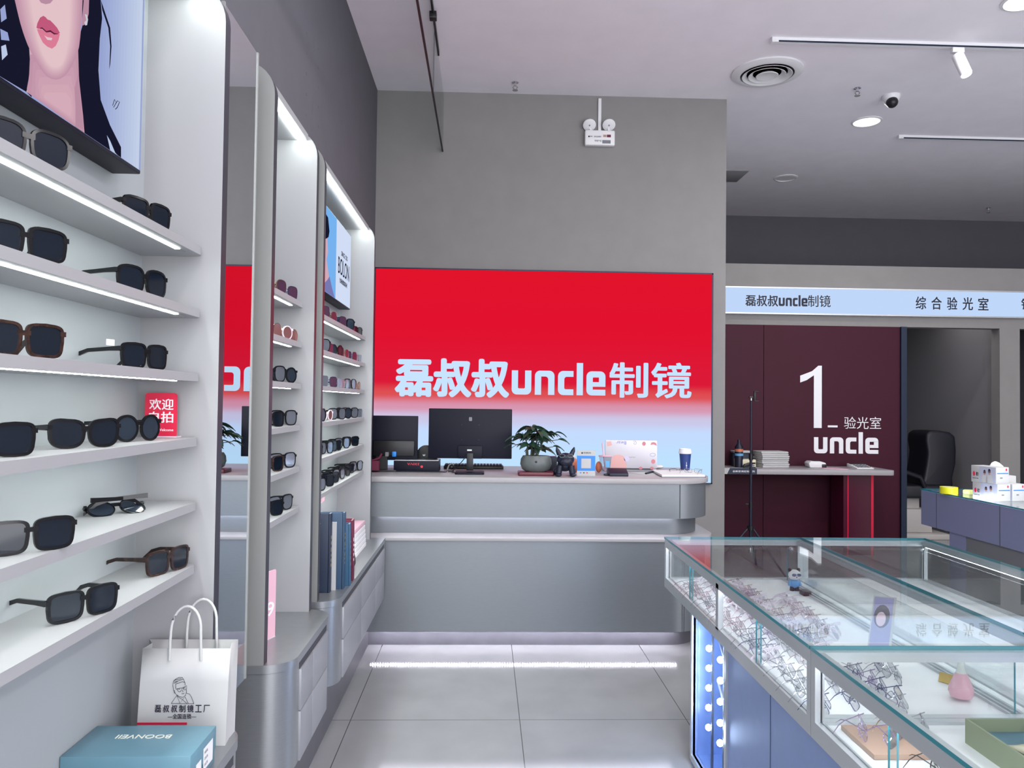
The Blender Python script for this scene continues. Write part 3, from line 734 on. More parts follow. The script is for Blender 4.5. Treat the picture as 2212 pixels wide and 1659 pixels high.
mt = thing('monitor', 'black monitor at left end of the counter half hidden by shelving', 'monitor', (b.x-.27, 5.5, CT))
ax0 = b.x-.41
MB().box(ax0, b.x, 5.482, 5.518, b.z, a.z).build('case', 'screen_black', mt, bevel=.004)
MB().box(ax0+.004, b.x-.004, 5.5182, 5.5195, b.z+.01, a.z-.004).build('screen', 'black_plastic', mt)
MB().box(ax0+.1, b.x-.02, 5.45, 5.482, b.z+.03, b.z+.14).build('rear_bulge', 'black_plastic', mt, bevel=.008)
MB().box(ax0+.12, ax0+.2, 5.46, 5.5, CT+.012, b.z+.05).build('stand_neck', 'black_plastic', mt)
MB().prism(rrect(ax0+.04, ax0+.28, 5.38, 5.56, .02), 'XY', CT, CT+.014).build('stand_foot', 'black_plastic', mt)
p = at(852, 980, 'Y', 5.45); MB().box(p.x-.014, p.x+.014, 5.43, 5.45, p.z-.02, p.z+.016).build('video_plug', 'qr_blue', mt, bevel=.003)
p = at(836, 981, 'Y', 5.449); MB().box(p.x-.012, p.x+.012, 5.448, 5.45, p.z-.016, p.z+.014).build('rating_label', 'ink_grey', mt)
p = at(815, 990, 'Y', 5.4)
solo(MB().tube([(p.x-.04, 5.36, CT+.085), (p.x-.02, 5.36, CT+.082), (p.x+.02, 5.365, CT+.1), (p.x+.035, 5.37, CT+.13)], [.006, .008, .008, .006], 8).box(p.x-.06, p.x+.02, 5.34, 5.38, CT+.014, CT+.08),
     'barcode_scanner', 'wine_cover', 'dark red and black handheld scanner below the left monitor', 'scanner')
# flat black box with upside-down lettering, speaker on it
a = on_top(848, 1021); b = on_top(947, 1021)
bx = thing('game_box', 'flat black cardboard box with small red upside-down lettering', 'box', ((a.x+b.x)/2, 5.47, CT))
bz = CT+.078
MB().box(a.x, b.x, 5.40, 5.62, CT, bz).build('carton', 'screen_black', bx, bevel=.002)
MB().box(a.x+.004, b.x-.004, 5.41, 5.61, bz, bz+.004).build('lid_edge', 'aluminium', bx)
lt = MB(); w0, w1 = at(906, 1000, 'Y', 5.4), at(881, 1012, 'Y', 5.4)
put_text(lt, '330VA', (w0.x, 5.3995, w0.z+.0), -X, -Z, .085, .016, .0008, .01)
lt.lathe([(.009, 0), (.009, .001)], (at(911, 1008, 'Y', 5.4).x, 5.3995, at(911, 1008, 'Y', 5.4).z), 16, 0, 'Y')
lt.build('lettering', 'red_card', bx, smooth=False)
p = at(915, 985, 'Y', 5.56); 
spk = thing('desk_speaker', 'rounded black desk speaker behind the monitors with a small w mark', 'speaker', (p.x+.02, 5.56, bz+.004))
prof = [(-.07+.0, 0)]+[(-.01-.06*math.cos(t), .02+.075*math.sin(t)) for t in [PI/2*i/8 for i in range(9)]]+[(.08, .095), (.08, 0)]
MB().prism([(p.x+.02+x, bz+.0045+z) for x, z in prof], 'XZ', 5.53, 5.6).build('body', 'black_plastic', spk, bevel=.003)
lt = MB(); put_text(lt, 'w', (p.x-.005, 5.5298, bz+.025), X, Z, .02, .012, .0006, .02); lt.build('badge', 'aluminium', spk, smooth=False)
# keyboard
a = on_top(958, 1013); b = on_top(1088, 1015)
kb = thing('keyboard', 'black keyboard lying on the counter behind the monitor stand', 'keyboard', (-.0, 5.74, CT))
MB().box(a.x, b.x, 5.68, 5.82, CT, CT+.022).build('case', 'black_plastic', kb, bevel=.004)
m = MB()
for r in range(5):
    for cidx in range(18): m.box(a.x+.008+cidx*(b.x-a.x-.016)/18, a.x+.008+(cidx+.84)*(b.x-a.x-.016)/18, 5.69+r*.025, 5.711+r*.025, CT+.022, CT+.032)
m.build('key_caps', 'screen_black', kb)
# webcam with wire
p = on_top(975, 1018)
wc = thing('webcam', 'small grey webcam with coiled wire beside the monitor foot', 'webcam', (p.x, 5.42, CT))
MB().ball((p.x+.004, 5.44, CT+.035), .018, 16).build('eye', 'black_plastic', wc)
MB().tube([(p.x-.028, 5.44, CT+.012), (p.x-.016, 5.44, CT+.045), (p.x+.004, 5.44, CT+.06), (p.x+.02, 5.44, CT+.05)], .005, 8).build('bracket', 'grey_plastic', wc)
MB().box(p.x-.02, p.x+.02, 5.42, 5.46, CT, CT+.012).build('clip', 'black_plastic', wc)
MB().tube([(p.x-.02, 5.43, CT+.012), (p.x-.035, 5.42, CT+.003), (p.x-.03, 5.40, CT+.003), (p.x-.05, 5.4, CT+.004)], .0025, 6).build('wire', 'black_plastic', wc)
# loose cables along the counter's front
cb = [on_top(806, 1020), on_top(840, 1019), on_top(875, 1017), on_top(900, 1019), on_top(925, 1018), on_top(950, 1019), on_top(962, 1020)]
solo(MB().tube([(p.x, min(5.39, p.y), CT+.004) for p in cb], .004, 8), 'power_cable', 'black_plastic', 'black cable lying along the counter front below the left monitor', 'cable')
p = at(1062, 925, 'Y', 5.4)
solo(MB().tube([(-.115, 5.365, 1.235), (-.16, 5.36, 1.18), (-.215, 5.37, 1.125), (-.225, 5.372, CT+.004), (-.2, 5.37, CT+.004)], .003, 8), 'video_cable', 'black_plastic', 'thin black cable hanging down from the back of the middle monitor', 'cable')

# plant in a grey pot on a wine red tray
a, b = on_top(1120, 1026), on_top(1194, 1026); xc = (a.x+b.x)/2; yc = 5.25
solo(MB().prism(rrect(a.x-.004, b.x+.0, yc-.075, yc+.075, .01), 'XY', CT, CT+.026), 'plant_tray', 'wine_tray', 'dark red rectangular tray under the potted plant', 'tray', bevel=.004)
pl = thing('potted_plant', 'leafy money tree in a dark grey oval pot on the counter', 'plant', (xc, yc, CT+.026))
pot = MB().lathe([(.07, 0), (.095, .015), (.108, .05), (.104, .085), (.09, .108), (.08, .108), (.075, .098), (.002, .095)], (0, 0, 0), 32)
pot.xf(Matrix.Translation((xc, yc, CT+.0262)) @ Matrix.Diagonal((1.0, .62, 1, 1)))
pot.build('pot', 'pot_grey', pl)
MB().lathe([(.076, .096), (.05, .104), (.002, .106)], (0, 0, 0), 20).xf(Matrix.Translation((xc, yc, CT+.026)) @ Matrix.Diagonal((1, .62, 1, 1))).build('soil', 'soil', pl)
lt = MB(); q0 = at(1158, 998, 'Y', yc-.066)
lt.lathe([(.008, 0), (.008, .002)], (q0.x, yc-.066, q0.z), 14, 0, 'Y'); lt.build('emblem', 'ink', pl)
rnd = random.Random(4)
stems = MB(); leaves = MB()
def leaf(base, d, ln, wd):
    d = Vector(d).normalized(); side = d.cross(Z)
    if side.length < .1: side = Vector((1, 0, 0))
    side.normalize(); side = Matrix.Rotation(rnd.uniform(-.9, .9), 3, d) @ side; pts = []
    ns = 6; top = []; bot = []
    for i in range(ns+1):
        t = i/ns; c = Vector(base)+d*(ln*t)+Vector((0, 0, -ln*.6*t*t)); ww = wd*math.sin(PI*min(1, t*.96+.04))**.8*(1-.25*t)
        top.append(c+side*ww+Vector((0, 0, .004))); bot.append(c-side*ww+Vector((0, 0, .004))); pts.append(c)
    n = ns+1
    leaves.add(top+pts+bot, [f for i in range(ns) for f in ((i, i+1, n+i+1, n+i), (n+i, n+i+1, 2*n+i+1, 2*n+i))])
gz = CT+.026+.1
for px, py, sx_ in ((1142, 960, 1137), (1152, 940, 1147), (1160, 932, 1152), (1168, 945, 1157), (1166, 968, 1161), (1150, 925, 1150), (1180, 938, 1160), (1133, 942, 1140)):
    h = at(px, py, 'Y', yc); b0 = at(sx_, 990, 'Y', yc)
    dy = rnd.uniform(-.05, .05)
    tip = Vector((h.x, yc+dy, h.z)); st0 = Vector((b0.x, yc+dy*.3, gz))
    stems.tube([st0, (st0+tip)/2+Vector((rnd.uniform(-.01, .01), 0, .01)), tip], [.006, .005, .003], 7)
    na = 8
    for k in range(na):
        an = 2*PI*k/na+rnd.uniform(-.3, .3)
        leaf(tip, (math.cos(an), math.sin(an)*.8, rnd.uniform(.05, .45)), rnd.uniform(.09, .14), rnd.uniform(.021, .03))
for px, py, an in ((1115, 945, PI), (1112, 960, PI*1.1), (1200, 935, 0), (1206, 950, -.2), (1195, 965, .1)):
    h = at(px, py, 'Y', yc); st0 = Vector((xc, yc, h.z-.02)); tip = Vector((h.x, yc, h.z))
    stems.tube([st0, tip], .0025, 5)
    for da in (-.5, 0, .45): leaf(tip, (math.cos(an+da), math.sin(an+da)*.5, .2), .08, .013)
stems.build('stems', 'stem', pl); lv = leaves.build('foliage', 'leaf', pl); 

# bulldog figurine
p0, p1 = on_top(1197, 1027), on_top(1240, 1027); xc = (p0.x+p1.x)/2; yc = 5.19
bd = thing('bulldog_figurine', 'dark navy bulldog figurine with raised ears and goggles on the counter', 'figurine', (xc, yc, CT))
k = (p1.x-p0.x)/.15
m = MB()
m.ball((xc, yc+.02*k, CT+.08*k), .058*k, 20, sc=(1, 1, .8)).ball((xc, yc-.02*k, CT+.125*k), .058*k, 20, sc=(1.12, .9, .85)).ball((xc, yc-.06*k, CT+.11*k), .04*k, 20, sc=(1.15, .7, .75))
for s in (-1, 1):
    m.tube([(xc+s*.042*k, yc-.03*k, CT+.08*k), (xc+s*.05*k, yc-.035*k, CT+.015*k)], [.024*k, .02*k], 12)
    m.ball((xc+s*.052*k, yc-.045*k, CT+.014*k), .022*k, 12, sc=(1.1, 1.3, .63))
    m.ball((xc+s*.062*k, yc+.05*k, CT+.03*k), .03*k, 12, sc=(.8, 1.2, 1))
m.build('body', 'navy_plastic', bd)
for s in (-1, 1):
    MB().tube([(xc+s*.045*k, yc-.005*k, CT+.16*k), (xc+s*.058*k, yc-.008*k, CT+.19*k), (xc+s*.066*k, yc-.006*k, CT+.215*k)], [.018*k, .015*k, .004*k], 10).build('ear', 'navy_plastic', bd)
m = MB()
for s in (-1, 1): m.tube([Vector((xc+s*.03*k+math.cos(t)*.02*k, yc-.075*k, CT+.155*k+math.sin(t)*.012*k)) for t in [2*PI*i/14 for i in range(15)]], .0018*k, 5)
m.build('goggles', 'ink_grey', bd)
p = on_top(1240, 1024)
ot = thing('orange_figurine', 'small orange rounded toy half hidden behind the bulldog figurine', 'figurine', (p.x, 5.40, CT))
MB().ball((p.x, 5.40, CT+.055), .055, 20, sc=(.75, .7, 1)).build('body', 'orange_toy', ot); MB().ball((p.x-.005, 5.395, CT+.115), .018, 12).build('knob', 'white_plastic', ot)
p = on_top(1186, 1015)
solo(MB().box(p.x-.03, p.x+.035, 5.42, 5.5, CT, CT+.115), 'card_holder', 'navy_plastic', 'dark navy block standing between plant pot and bulldog figurine', 'holder', bevel=.006)
# payment code stand
a, b = on_top(1247, 1028), on_top(1287, 1029); zt = at(1262, 973, 'Y', 5.24).z
qs = thing('payment_stand', 'blue and white payment code stand on the counter beside the bulldog', 'sign', ((a.x+b.x)/2, 5.24, CT))
qx0, qx1 = a.x-.002, b.x; ht_ = zt-CT
MB().box(qx0, qx1, 5.236, 5.242, CT, zt).box(qx0, qx1, 5.242, 5.3, CT, CT+.004).build('card', 'paper_white', qs)
MB().box(qx0, qx1, 5.235, 5.236, CT+ht_*.2, CT+ht_*.79).build('blue_field', 'qr_blue', qs)
xm, s_ = (qx0+qx1)/2, ht_*.19; zc_ = CT+ht_*.49
MB().box(xm-s_, xm+s_, 5.2342, 5.235, zc_-s_, zc_+s_).build('code_square', 'paper_white', qs)
lt = MB(); lt.lathe([(.006, 0), (.006, .0008)], (qx0+.035, 5.236, CT+ht_*.9), 14, 0, 'Y'); put_text(lt, '收款码', (qx0+.045, 5.236, CT+ht_*.875), X, Z, .05, .011, .0006, .01)
lt.build('lettering', 'ink', qs, smooth=False)
for i, mm in enumerate(('qr_blue', 'leaf', 'red_card')): MB().lathe([(.005, 0), (.005, .0008)], (qx0+.026+i*.022, 5.236, CT+ht_*.12), 12, 0, 'Y').build('pay_mark', mm, qs)
# plastic cup with straw
p = on_top(1302, 1019); pc = (p.x, 5.45)
cp = thing('plastic_cup', 'clear plastic drink cup with a straw in front of the laptop', 'cup', (*pc, CT))
MB().lathe([(.03, .001), (.034, .03), (.045, .118), (.048, .12), (.046, .122), (.0435, .118), (.0325, .03), (.029, .003), (.002, .003)], (*pc, CT), 28).build('cup_body', 'cup_clear', cp)
MB().lathe([(.046, .118), (.05, .121), (.046, .126)], (*pc, CT), 28).build('rim', 'pink_card', cp)
MB().tube([(pc[0], pc[1], CT+.01), (pc[0]-.012, pc[1], CT+.12), (pc[0]-.022, pc[1], CT+.215)], .0045, 8).build('straw', 'pink_card', cp)
MB().box(pc[0]-.005, pc[0]+.024, pc[1]-.046, pc[1]-.042, CT+.045, CT+.09).build('label', 'cyan_label', cp)
p = on_top(1289, 1017)
solo(MB().ball((p.x-.005, 5.5, CT+.04), .04, 16, sc=(.6, .6, 1)), 'brown_bottle', 'orange_toy', 'small brown jar between payment stand and plastic cup', 'jar')
# laptop: lid back faces us
a, b = at(1307, 1014, 'Y', 5.62), at(1421, 951, 'Y', 5.66)
lp = thing('laptop', 'open silver laptop with pink stickers on its lid', 'laptop', ((a.x+b.x)/2, 5.65, CT))
lx0, lx1, lz0, lz1 = a.x, at(1416, 1014, 'Y', 5.62).x+.012, CT+.022, b.z
y0_, y1_ = 5.64, 5.60
MB().prism(rrect(lx0, lx1, 5.635, 5.86, .01), 'XY', CT, CT+.016).build('base', 'laptop_grey', lp, bevel=.002)
ld = MB().prism(rrect(lx0, lx1, lz0, lz1, .01), 'XZ', 5.62, 5.628).build('lid', 'laptop_grey', lp, bevel=.002)
MB().box(lx0+.03, lx1-.03, 5.622, 5.64, CT+.012, CT+.03).build('hinge', 'groove', lp)
def lid(px, py): p = at(px, py, 'Y', 5.62); return p.x, p.z
def blob(nm, pts, m):
    P = [lid(*p) for p in pts]
    MB().prism(P, 'XZ', 5.6194, 5.62).build(nm, m, ld, smooth=False)
def ell(cx, cy, rx, ry, n=16): return [(cx+rx*math.cos(2*PI*i/n), cy+ry*math.sin(2*PI*i/n)) for i in range(n)]
blob('sticker', [(1319, 1013), (1320, 1000), (1322, 988), (1328, 983), (1338, 982), (1346, 985), (1350, 993), (1353, 1003), (1352, 1013)], 'sticker_pink')
blob('sticker', ell(1354, 991, 6, 6), 'sticker_lilac'); blob('sticker', [(1311, 955), (1320, 953), (1322, 962), (1312, 964)], 'sticker_pink')
blob('sticker', ell(1391, 958.5, 4, 4.5), 'sticker_rose'); blob('sticker', [(1405, 961), (1407, 956), (1412, 955), (1417, 957), (1419, 963), (1412, 960)], 'sticker_rose')
blob('sticker', ell(1411, 997, 4.5, 5), 'sticker_rose'); blob('sticker', ell(1384, 1011, 4, 3), 'sticker_rose'); blob('sticker', ell(1408, 1011, 4, 3), 'sticker_rose')
lt = MB(); p = lid(1352, 954); put_text(lt, 'Bear', (p[0]+.002, 5.62, p[1]+.003), -X, -Z, .075, .024, .0005)
p = lid(1371, 957); lt.tube([(p[0]+math.cos(t)*.004*t/2, 5.6195, p[1]+math.sin(t)*.004*t/2) for t in [.5+i*.35 for i in range(24)]], .0007, 4)
p = lid(1410, 982.5); lt.tube([(p[0]+.02*math.cos(2*PI*i/18), 5.6195, p[1]+.012*math.sin(2*PI*i/18)) for i in range(19)], .0007, 4)
lt.build('sticker_lines', 'metal_navy', ld, smooth=False)
lt = MB(); p = lid(1372, 986.5); put_text(lt, 'HUAWEI', (p[0], 5.62, p[1]), -X, -Z, .062, .009, .0004); lt.build('maker_mark', 'ink_grey', ld, smooth=False)
# card reader
p = on_top(1335, 1028)
cr = thing('card_reader', 'black card reader lying in front of the laptop', 'card reader', (p.x, 5.26, CT))
MB().prism([(5.21, CT), (5.33, CT), (5.33, CT+.045), (5.30, CT+.05), (5.21, CT+.02)], 'YZ', p.x-.065, p.x+.065).build('body', 'navy_plastic', cr, bevel=.004)
MB().box(p.x-.095, p.x-.06, 5.25, 5.29, CT, CT+.012).build('cord_end', 'black_plastic', cr, bevel=.004)
# paper coffee cup
p = on_top(1480, 1013); pc = (at(1480, 1000, 'Y', 5.6).x, 5.6)
hc = (at(1480, 969, 'Y', 5.6).z-CT)/.145
cc = thing('coffee_cup', 'dark blue paper coffee cup with a white lid on the counter', 'cup', (*pc, CT))
MB().lathe([(.026*hc, 0), (.036*hc, .118*hc), (.002, .118*hc)], (*pc, CT), 28).build('cup_body', 'cup_blue', cc)
MB().lathe([(.039*hc, .114*hc), (.041*hc, .12*hc), (.0385*hc, .127*hc), (.036*hc, .143*hc), (.033*hc, .145*hc), (.031*hc, .139*hc), (.002, .138*hc)], (*pc, CT), 28).build('lid', 'white_plastic', cc)
m = MB().box(pc[0]-.001, pc[0]+.001, pc[1]-.034*hc, pc[1]-.03*hc, CT+.03, CT+.075).ball((pc[0], pc[1]-.032*hc, CT+.05), .005, 8)
m.build('print', 'white_ink', cc)
# open notebook, pens
nb = thing('notebook', 'open notebook with blank pages at the right end of the counter', 'notebook', (1.28, 5.35, CT))
A, Bp, Cc, D = on_top(1409, 1020), on_top(1430, 1031), on_top(1523, 1031), on_top(1497, 1020)
mid0, mid1 = (A+D)/2, (Bp+Cc)/2
for nm, (p, q_, r, s) in (('page_block', (A, mid0, mid1, Bp)), ('page_block', (mid0, D, Cc, mid1))):
    n = 1; v = [Vector((u_.x, u_.y, CT+.003)) for u_ in (p, q_, r, s)]+[Vector((u_.x, u_.y, CT+.016)) for u_ in (p, q_, r, s)]
    MB().add(v, [(3, 2, 1, 0), (4, 5, 6, 7), (0, 1, 5, 4), (1, 2, 6, 5), (2, 3, 7, 6), (3, 0, 4, 7)]).build(nm, 'paper', nb)
v = [Vector((u_.x, u_.y, z)) for z in (CT, CT+.003) for u_ in (A+Vector((-.005, .005, 0)), D+Vector((.005, .005, 0)), Cc+Vector((.005, -.004, 0)), Bp+Vector((-.005, -.004, 0)))]
MB().add(v, [(3, 2, 1, 0), (4, 5, 6, 7), (0, 1, 5, 4), (1, 2, 6, 5), (2, 3, 7, 6), (3, 0, 4, 7)]).build('cover', 'navy_cover', nb)
a, b = on_top(1395, 1025), on_top(1411, 1021)
solo(MB().tube([(a.x, a.y, CT+.0075), (b.x, b.y, CT+.0075)], .007, 10), 'marker_pen', 'navy_plastic', 'dark blue marker pen left of the open notebook', 'pen')
p = on_top(1430, 1012); 
solo(MB().ball((1.33, 5.86, CT+.0155), .05, 16, sc=(.9, .6, .31)), 'computer_mouse', 'white_plastic', 'white computer mouse at the right side of the laptop', 'mouse')
p = on_top(1400, 1018)
solo(MB().prism([(p.x-.1, 5.33), (p.x+.1, 5.42), (p.x+.02, 5.6), (p.x-.16, 5.52)], 'XY', CT, CT+.0012), 'paper_sheet', 'paper_white', 'white paper sheet on the counter between laptop and notebook', 'paper')

# ------------------------------------------------------------------ binders and papers on the corner cabinet
def binder(name, label, y, x0, x1, h, th, m, lean=0, rivets=False, ring=False, script='gold'):
    t = thing(name, label, 'binder', (x1, y, ZC), 'binders standing on the corner cabinet')
    def T(mb):
        return mb.xf(Matrix.Translation((0, y+th/2, ZC)) @ Matrix.Rotation(lean, 4, 'X') @ Matrix.Translation((0, -y-th/2, -ZC+.0)))
    c = MB().box(x0, x1, y, y+.004, ZC, ZC+h).box(x0, x1, y+th-.004, y+th, ZC, ZC+h).prism(rrect(x1-.004, x1+.006, y, y+th, .004, 4, 'bc'), 'XY', ZC, ZC+h)
    T(c).build('cover', m, t, bevel=.001)
    T(MB().box(x0+.008, x1-.012, y+.005, y+th-.005, ZC+.008, ZC+h-(.03 if ring else .012))).build('pages', 'paper', t)
    if rivets:
        for z in (.035, h-.045): T(MB().lathe([(.006, 0), (.006, .002), (.002, .003)], (x1-.045, y, ZC+z), 12, 0, 'Y')).build('rivet', 'chrome', t)
    if ring:
        T(MB().tube([(x1-.05+.022*math.cos(a_), y+th/2+.014*math.sin(a_), ZC+h-.02) for a_ in [2*PI*i/16 for i in range(17)]], .003, 6)).build('ring', 'chrome', t)
    mk = MB(); r2 = random.Random(int(y*1000))
    zz_ = ZC+h*.32
    while zz_ < ZC+h*.72:
        d_ = r2.uniform(.008, .02); mk.box(x1+.006, x1+.0066, y+th*.35, y+th*.62, zz_, zz_+d_); zz_ += d_+r2.uniform(.006, .014)
    T(mk).build('spine_script', script, t)
    return t
bA = at(727, 1280, 'Z', ZC); H1 = at(725, 1110, 'Y', 3.56).z-ZC
binder('binder', 'tall navy binder with two rivets nearest the mirror strip', 3.56, -.92, -.705, H1, .045, 'navy_cover', rivets=True)
solo(MB().box(-.915, -.682, 3.612, 3.622, ZC, ZC+.315), 'clear_folder', 'paper_white', 'thin white folder between the navy and the slate blue binders', 'folder', group=None)
binder('binder', 'slate blue binder with gold script beside the thin white folder', 3.632, -.9, -.655, .355, .045, 'blue_cover')
binder('binder', 'leaning teal blue binder between slate blue and wine red binders', 3.70, -.88, -.635, .30, .03, 'teal_cover', lean=.1)
solo(MB().box(-.88, -.65, 3.765, 3.775, ZC, ZC+.29).xf(Matrix.Translation((0, 3.77, ZC)) @ Matrix.Rotation(.1, 4, 'X') @ Matrix.Translation((0, -3.77, -ZC))), 'white_folder', 'paper', 'leaning white folder between teal and wine red binders', 'folder')
binder('binder', 'wine red ring binder leaning at the far end of the binders', 3.80, -.86, -.64, .30, .05, 'wine_cover', lean=.08, ring=True, script='white_ink')
for i in range(6):
    solo(MB().box(-.91, -.71-.002*i, 4.36, 4.72, ZC+.026*i, ZC+.026*i+.024, ms=[0]*6), 'catalogue', 'paper' if i < 5 else 'pink_card',
         ['lowest', 'second lowest', 'third lowest', 'third highest', 'second highest', 'pink topmost'][i]+' catalogue of the stack behind the wine red binder', 'catalogue', 'catalogues stacked on the corner cabinet', bevel=.002)
p = at(782, 1180, 'Z', ZC+.03)
solo(MB().lathe([(.05, 0), (.05, .012), (.04, .02), (.002, .022)], (0, 0, 0), 24).xf(Matrix.Translation((-.70, 4.10, ZC+.052)) @ Matrix.Rotation(1.35, 4, 'Y')), 'lens_disc', 'black_plastic', 'black round disc leaning beside the wine red binder', 'disc')
p = at(714, 1099, 'X', UB+.01)
def easel(name, label, o, u, wd, ht, m, txt, lm, sub=None):
    t = thing(name, label, 'sign', o); u = Vector(u).normalized(); n = u.cross(Z); o = Vector(o)
    vs = [o+u*x+Z*z+n*d for d in (0, .003) for x, z in rrect(-wd/2, wd/2, 0, ht, .008)]; k = len(vs)//2
    MB().add(vs, [tuple(range(k)), tuple(range(k, 2*k))]+[(i, (i+1) % k, k+(i+1) % k, k+i) for i in range(k)]).build('card', m, t)
    MB().add([o-u*wd/2-n*.03, o+u*wd/2-n*.03, o+u*wd/2+n*.004, o-u*wd/2+n*.004]+[v+Z*.003 for v in (o-u*wd/2-n*.03, o+u*wd/2-n*.03, o+u*wd/2+n*.004, o-u*wd/2+n*.004)], [(0, 1, 2, 3), (4, 5, 6, 7), (0, 1, 5, 4), (1, 2, 6, 5), (2, 3, 7, 6), (3, 0, 4, 7)]).build('foot', 'clear_acetate', t)
    lt = MB()
    for body, x, z, w_, h_, bo in txt: put_text(lt, body, o+u*x+Z*z+n*.003, u, Z, w_, h_, .0008, bo)
    lt.build('lettering', lm, t, smooth=False)
    return t
easel('price_card', 'small pink card on the back wall of the corner unit above the binders', (UB+.012, 4.42, 1.02), (0, 1, 0), .11, .12, 'pink_card', [('新款', -.03, .05, .06, .03, .01)], 'white_ink').location
cp_ = at(575, 1305, 'Z', ZC)
easel('price_card', 'pink price stand lettered 559 on the middle base cabinet', (-.80, 2.83, ZC), (.35, 1, 0), .17, .25, 'pink_card', [('特价', -.06, .16, .09, .035, .012), ('559', -.075, .085, .15, .05, .012), ('起', -.02, .03, .05, .03, 0)], 'white_ink')
a, b = at(313, 943, 'Z', SHZ[3]), at(382, 943, 'Z', SHZ[3])
xa, xb = at(313, 943, 'Y', 2.07).x, at(382, 943, 'Y', 2.07).x; ztp = at(350, 849, 'Y', 2.07).z; W_ = xb-xa; H_ = ztp-SHZ[3]
easel('welcome_card', 'red acrylic card welcoming selfies on the fourth shelf of the near unit', ((xa+xb)/2, 2.07, SHZ[3]), (1, 0, 0), W_, H_, 'red_card',
      [('欢迎', -W_*.37, H_*.62, W_*.76, H_*.25, .014), ('自拍', -W_*.37, H_*.33, W_*.76, H_*.25, .014), ('Photo Welcome', -W_*.42, H_*.14, W_*.82, H_*.06, .01)], 'white_ink')

# ------------------------------------------------------------------ blue shoe-style box and paper bag on the near cabinet
bb = thing('gift_box', 'teal blue rectangular box lettered BOONVEII upside down at lower left', 'box', (-.783, 1.83, ZC))
BT = .806
MB().box(-.926, -.645, 1.752, 1.912, ZC, BT-.03).build('tray', 'blue_box', bb, bevel=.002)
MB().box(-.928, -.643, 1.75, 1.914, BT-.055, BT).build('lid', 'blue_box', bb, bevel=.002)
lt = MB(); a = at(372, 1588, 'Z', BT); b = at(246, 1594, 'Z', BT)
put_text(lt, 'BOONVEII', (a.x, a.y+.002, BT), -X, -Y, .125, .02, .0008); lt.build('lettering', 'cream_ink', bb, smooth=False)
lb_ = MB().box(-.643, -.6424, 1.83, 1.89, ZC+.016, ZC+.066).build('label', 'paper', bb)
lt = MB()
for i, tx in enumerate(('MODEL', 'COLOR', 'SIZE')): put_text(lt, tx, (-.6424, 1.835, ZC+.052-i*.014), Y, Z, .022, .006, .0004)
lt.build('print', 'ink_grey', lb_, smooth=False)
MB().box(-.643, -.6424, 1.785, 1.815, ZC+.01, ZC+.05).build('label', 'paper', bb)
bg = thing('paper_bag', 'white paper shopping bag with sketched man in glasses and black lettering', 'bag', (-.76, 2.04, ZC))
G0, G1, GH = 1.998, 2.085, .245
xl, xr = -.872, -.648
def bagpts(z, t):  # outline of the bag at a height: front wide at the bottom, gusset folded inwards
    ind = .008+.016*t
    f = -.004+.012*t
    return [(xl+.0+.012*t, G0+f*0), (xr-.0+.008*t, G0+f*0), (xr+.012*t-ind*.6, (G0+G1)/2), (xr+.008*t-.004, G1-.012*t), (xl-.004, G1-.012*t), (xl+.012*t+ind*.2, (G0+G1)/2)]
m = MB(); rows = [(0, 0), (.10, .35), (.16, .6), (GH, 1)]
for z, t in rows: m.v += [(x, y, ZC+z) for x, y in bagpts(z, t)]
for r in range(3):
    for k in range(6): m.f.append([r*6+k, r*6+(k+1) % 6, (r+1)*6+(k+1) % 6, (r+1)*6+k]); m.m.append(0)
m.f.append([5, 4, 3, 2, 1, 0]); m.m.append(0)
bag = m.build('bag_body', 'paper_white', bg, ang=12)
bag.modifiers.new('thickness', 'SOLIDIFY').thickness = .0012
for nm, yy in (('handle', G0+.002), ('handle', G1-.014)):
    xs0 = -.79; xs1 = -.715
    if yy > 2.05: xs0, xs1 = -.775, -.70
    zt_ = ZC+GH-.03
    MB().tube([(xs0-.002, yy-.003, zt_), (xs0-.001, yy-.004, ZC+GH+.02)]+[((xs0+xs1)/2-(xs1-xs0)/2*math.cos(PI*k_/14), yy-.003+.007*math.sin(PI*k_/14), ZC+GH+.045+.06*math.sin(PI*k_/14)) for k_ in range(15)]+[(xs1+.001, yy-.004, ZC+GH+.02), (xs1+.002, yy-.003, zt_)], .0035, 10).build(nm, 'paper_white', bg)
FY = G0-.0022
def fb(px, py): p = at(px, py, 'Y', FY); return (p.x, FY, p.z)
lt = MB()
o = at(334, 1539, 'Y', FY); e = at(455, 1524, 'Y', FY)
wch = (e.x-o.x)/6.9
for i, ch in enumerate('磊叔叔制镜工厂'): put_text(lt, ch, (o.x+i*wch, FY+.0006, o.z), X, Z, wch*.8, at(400, 1523, 'Y', FY).z-o.z, .0008, .012)
o = at(362, 1553, 'Y', FY); e = at(424, 1542, 'Y', FY); put_text(lt, '—全国连锁—', (o.x, FY+.0006, o.z), X, Z, e.x-o.x, e.z-o.z, .0008, 0)
lt.build('lettering', 'ink', bg, smooth=False)
ln = MB()
def zz2(x, y): return fb(300+x*.1441, 1420+y*.1441)
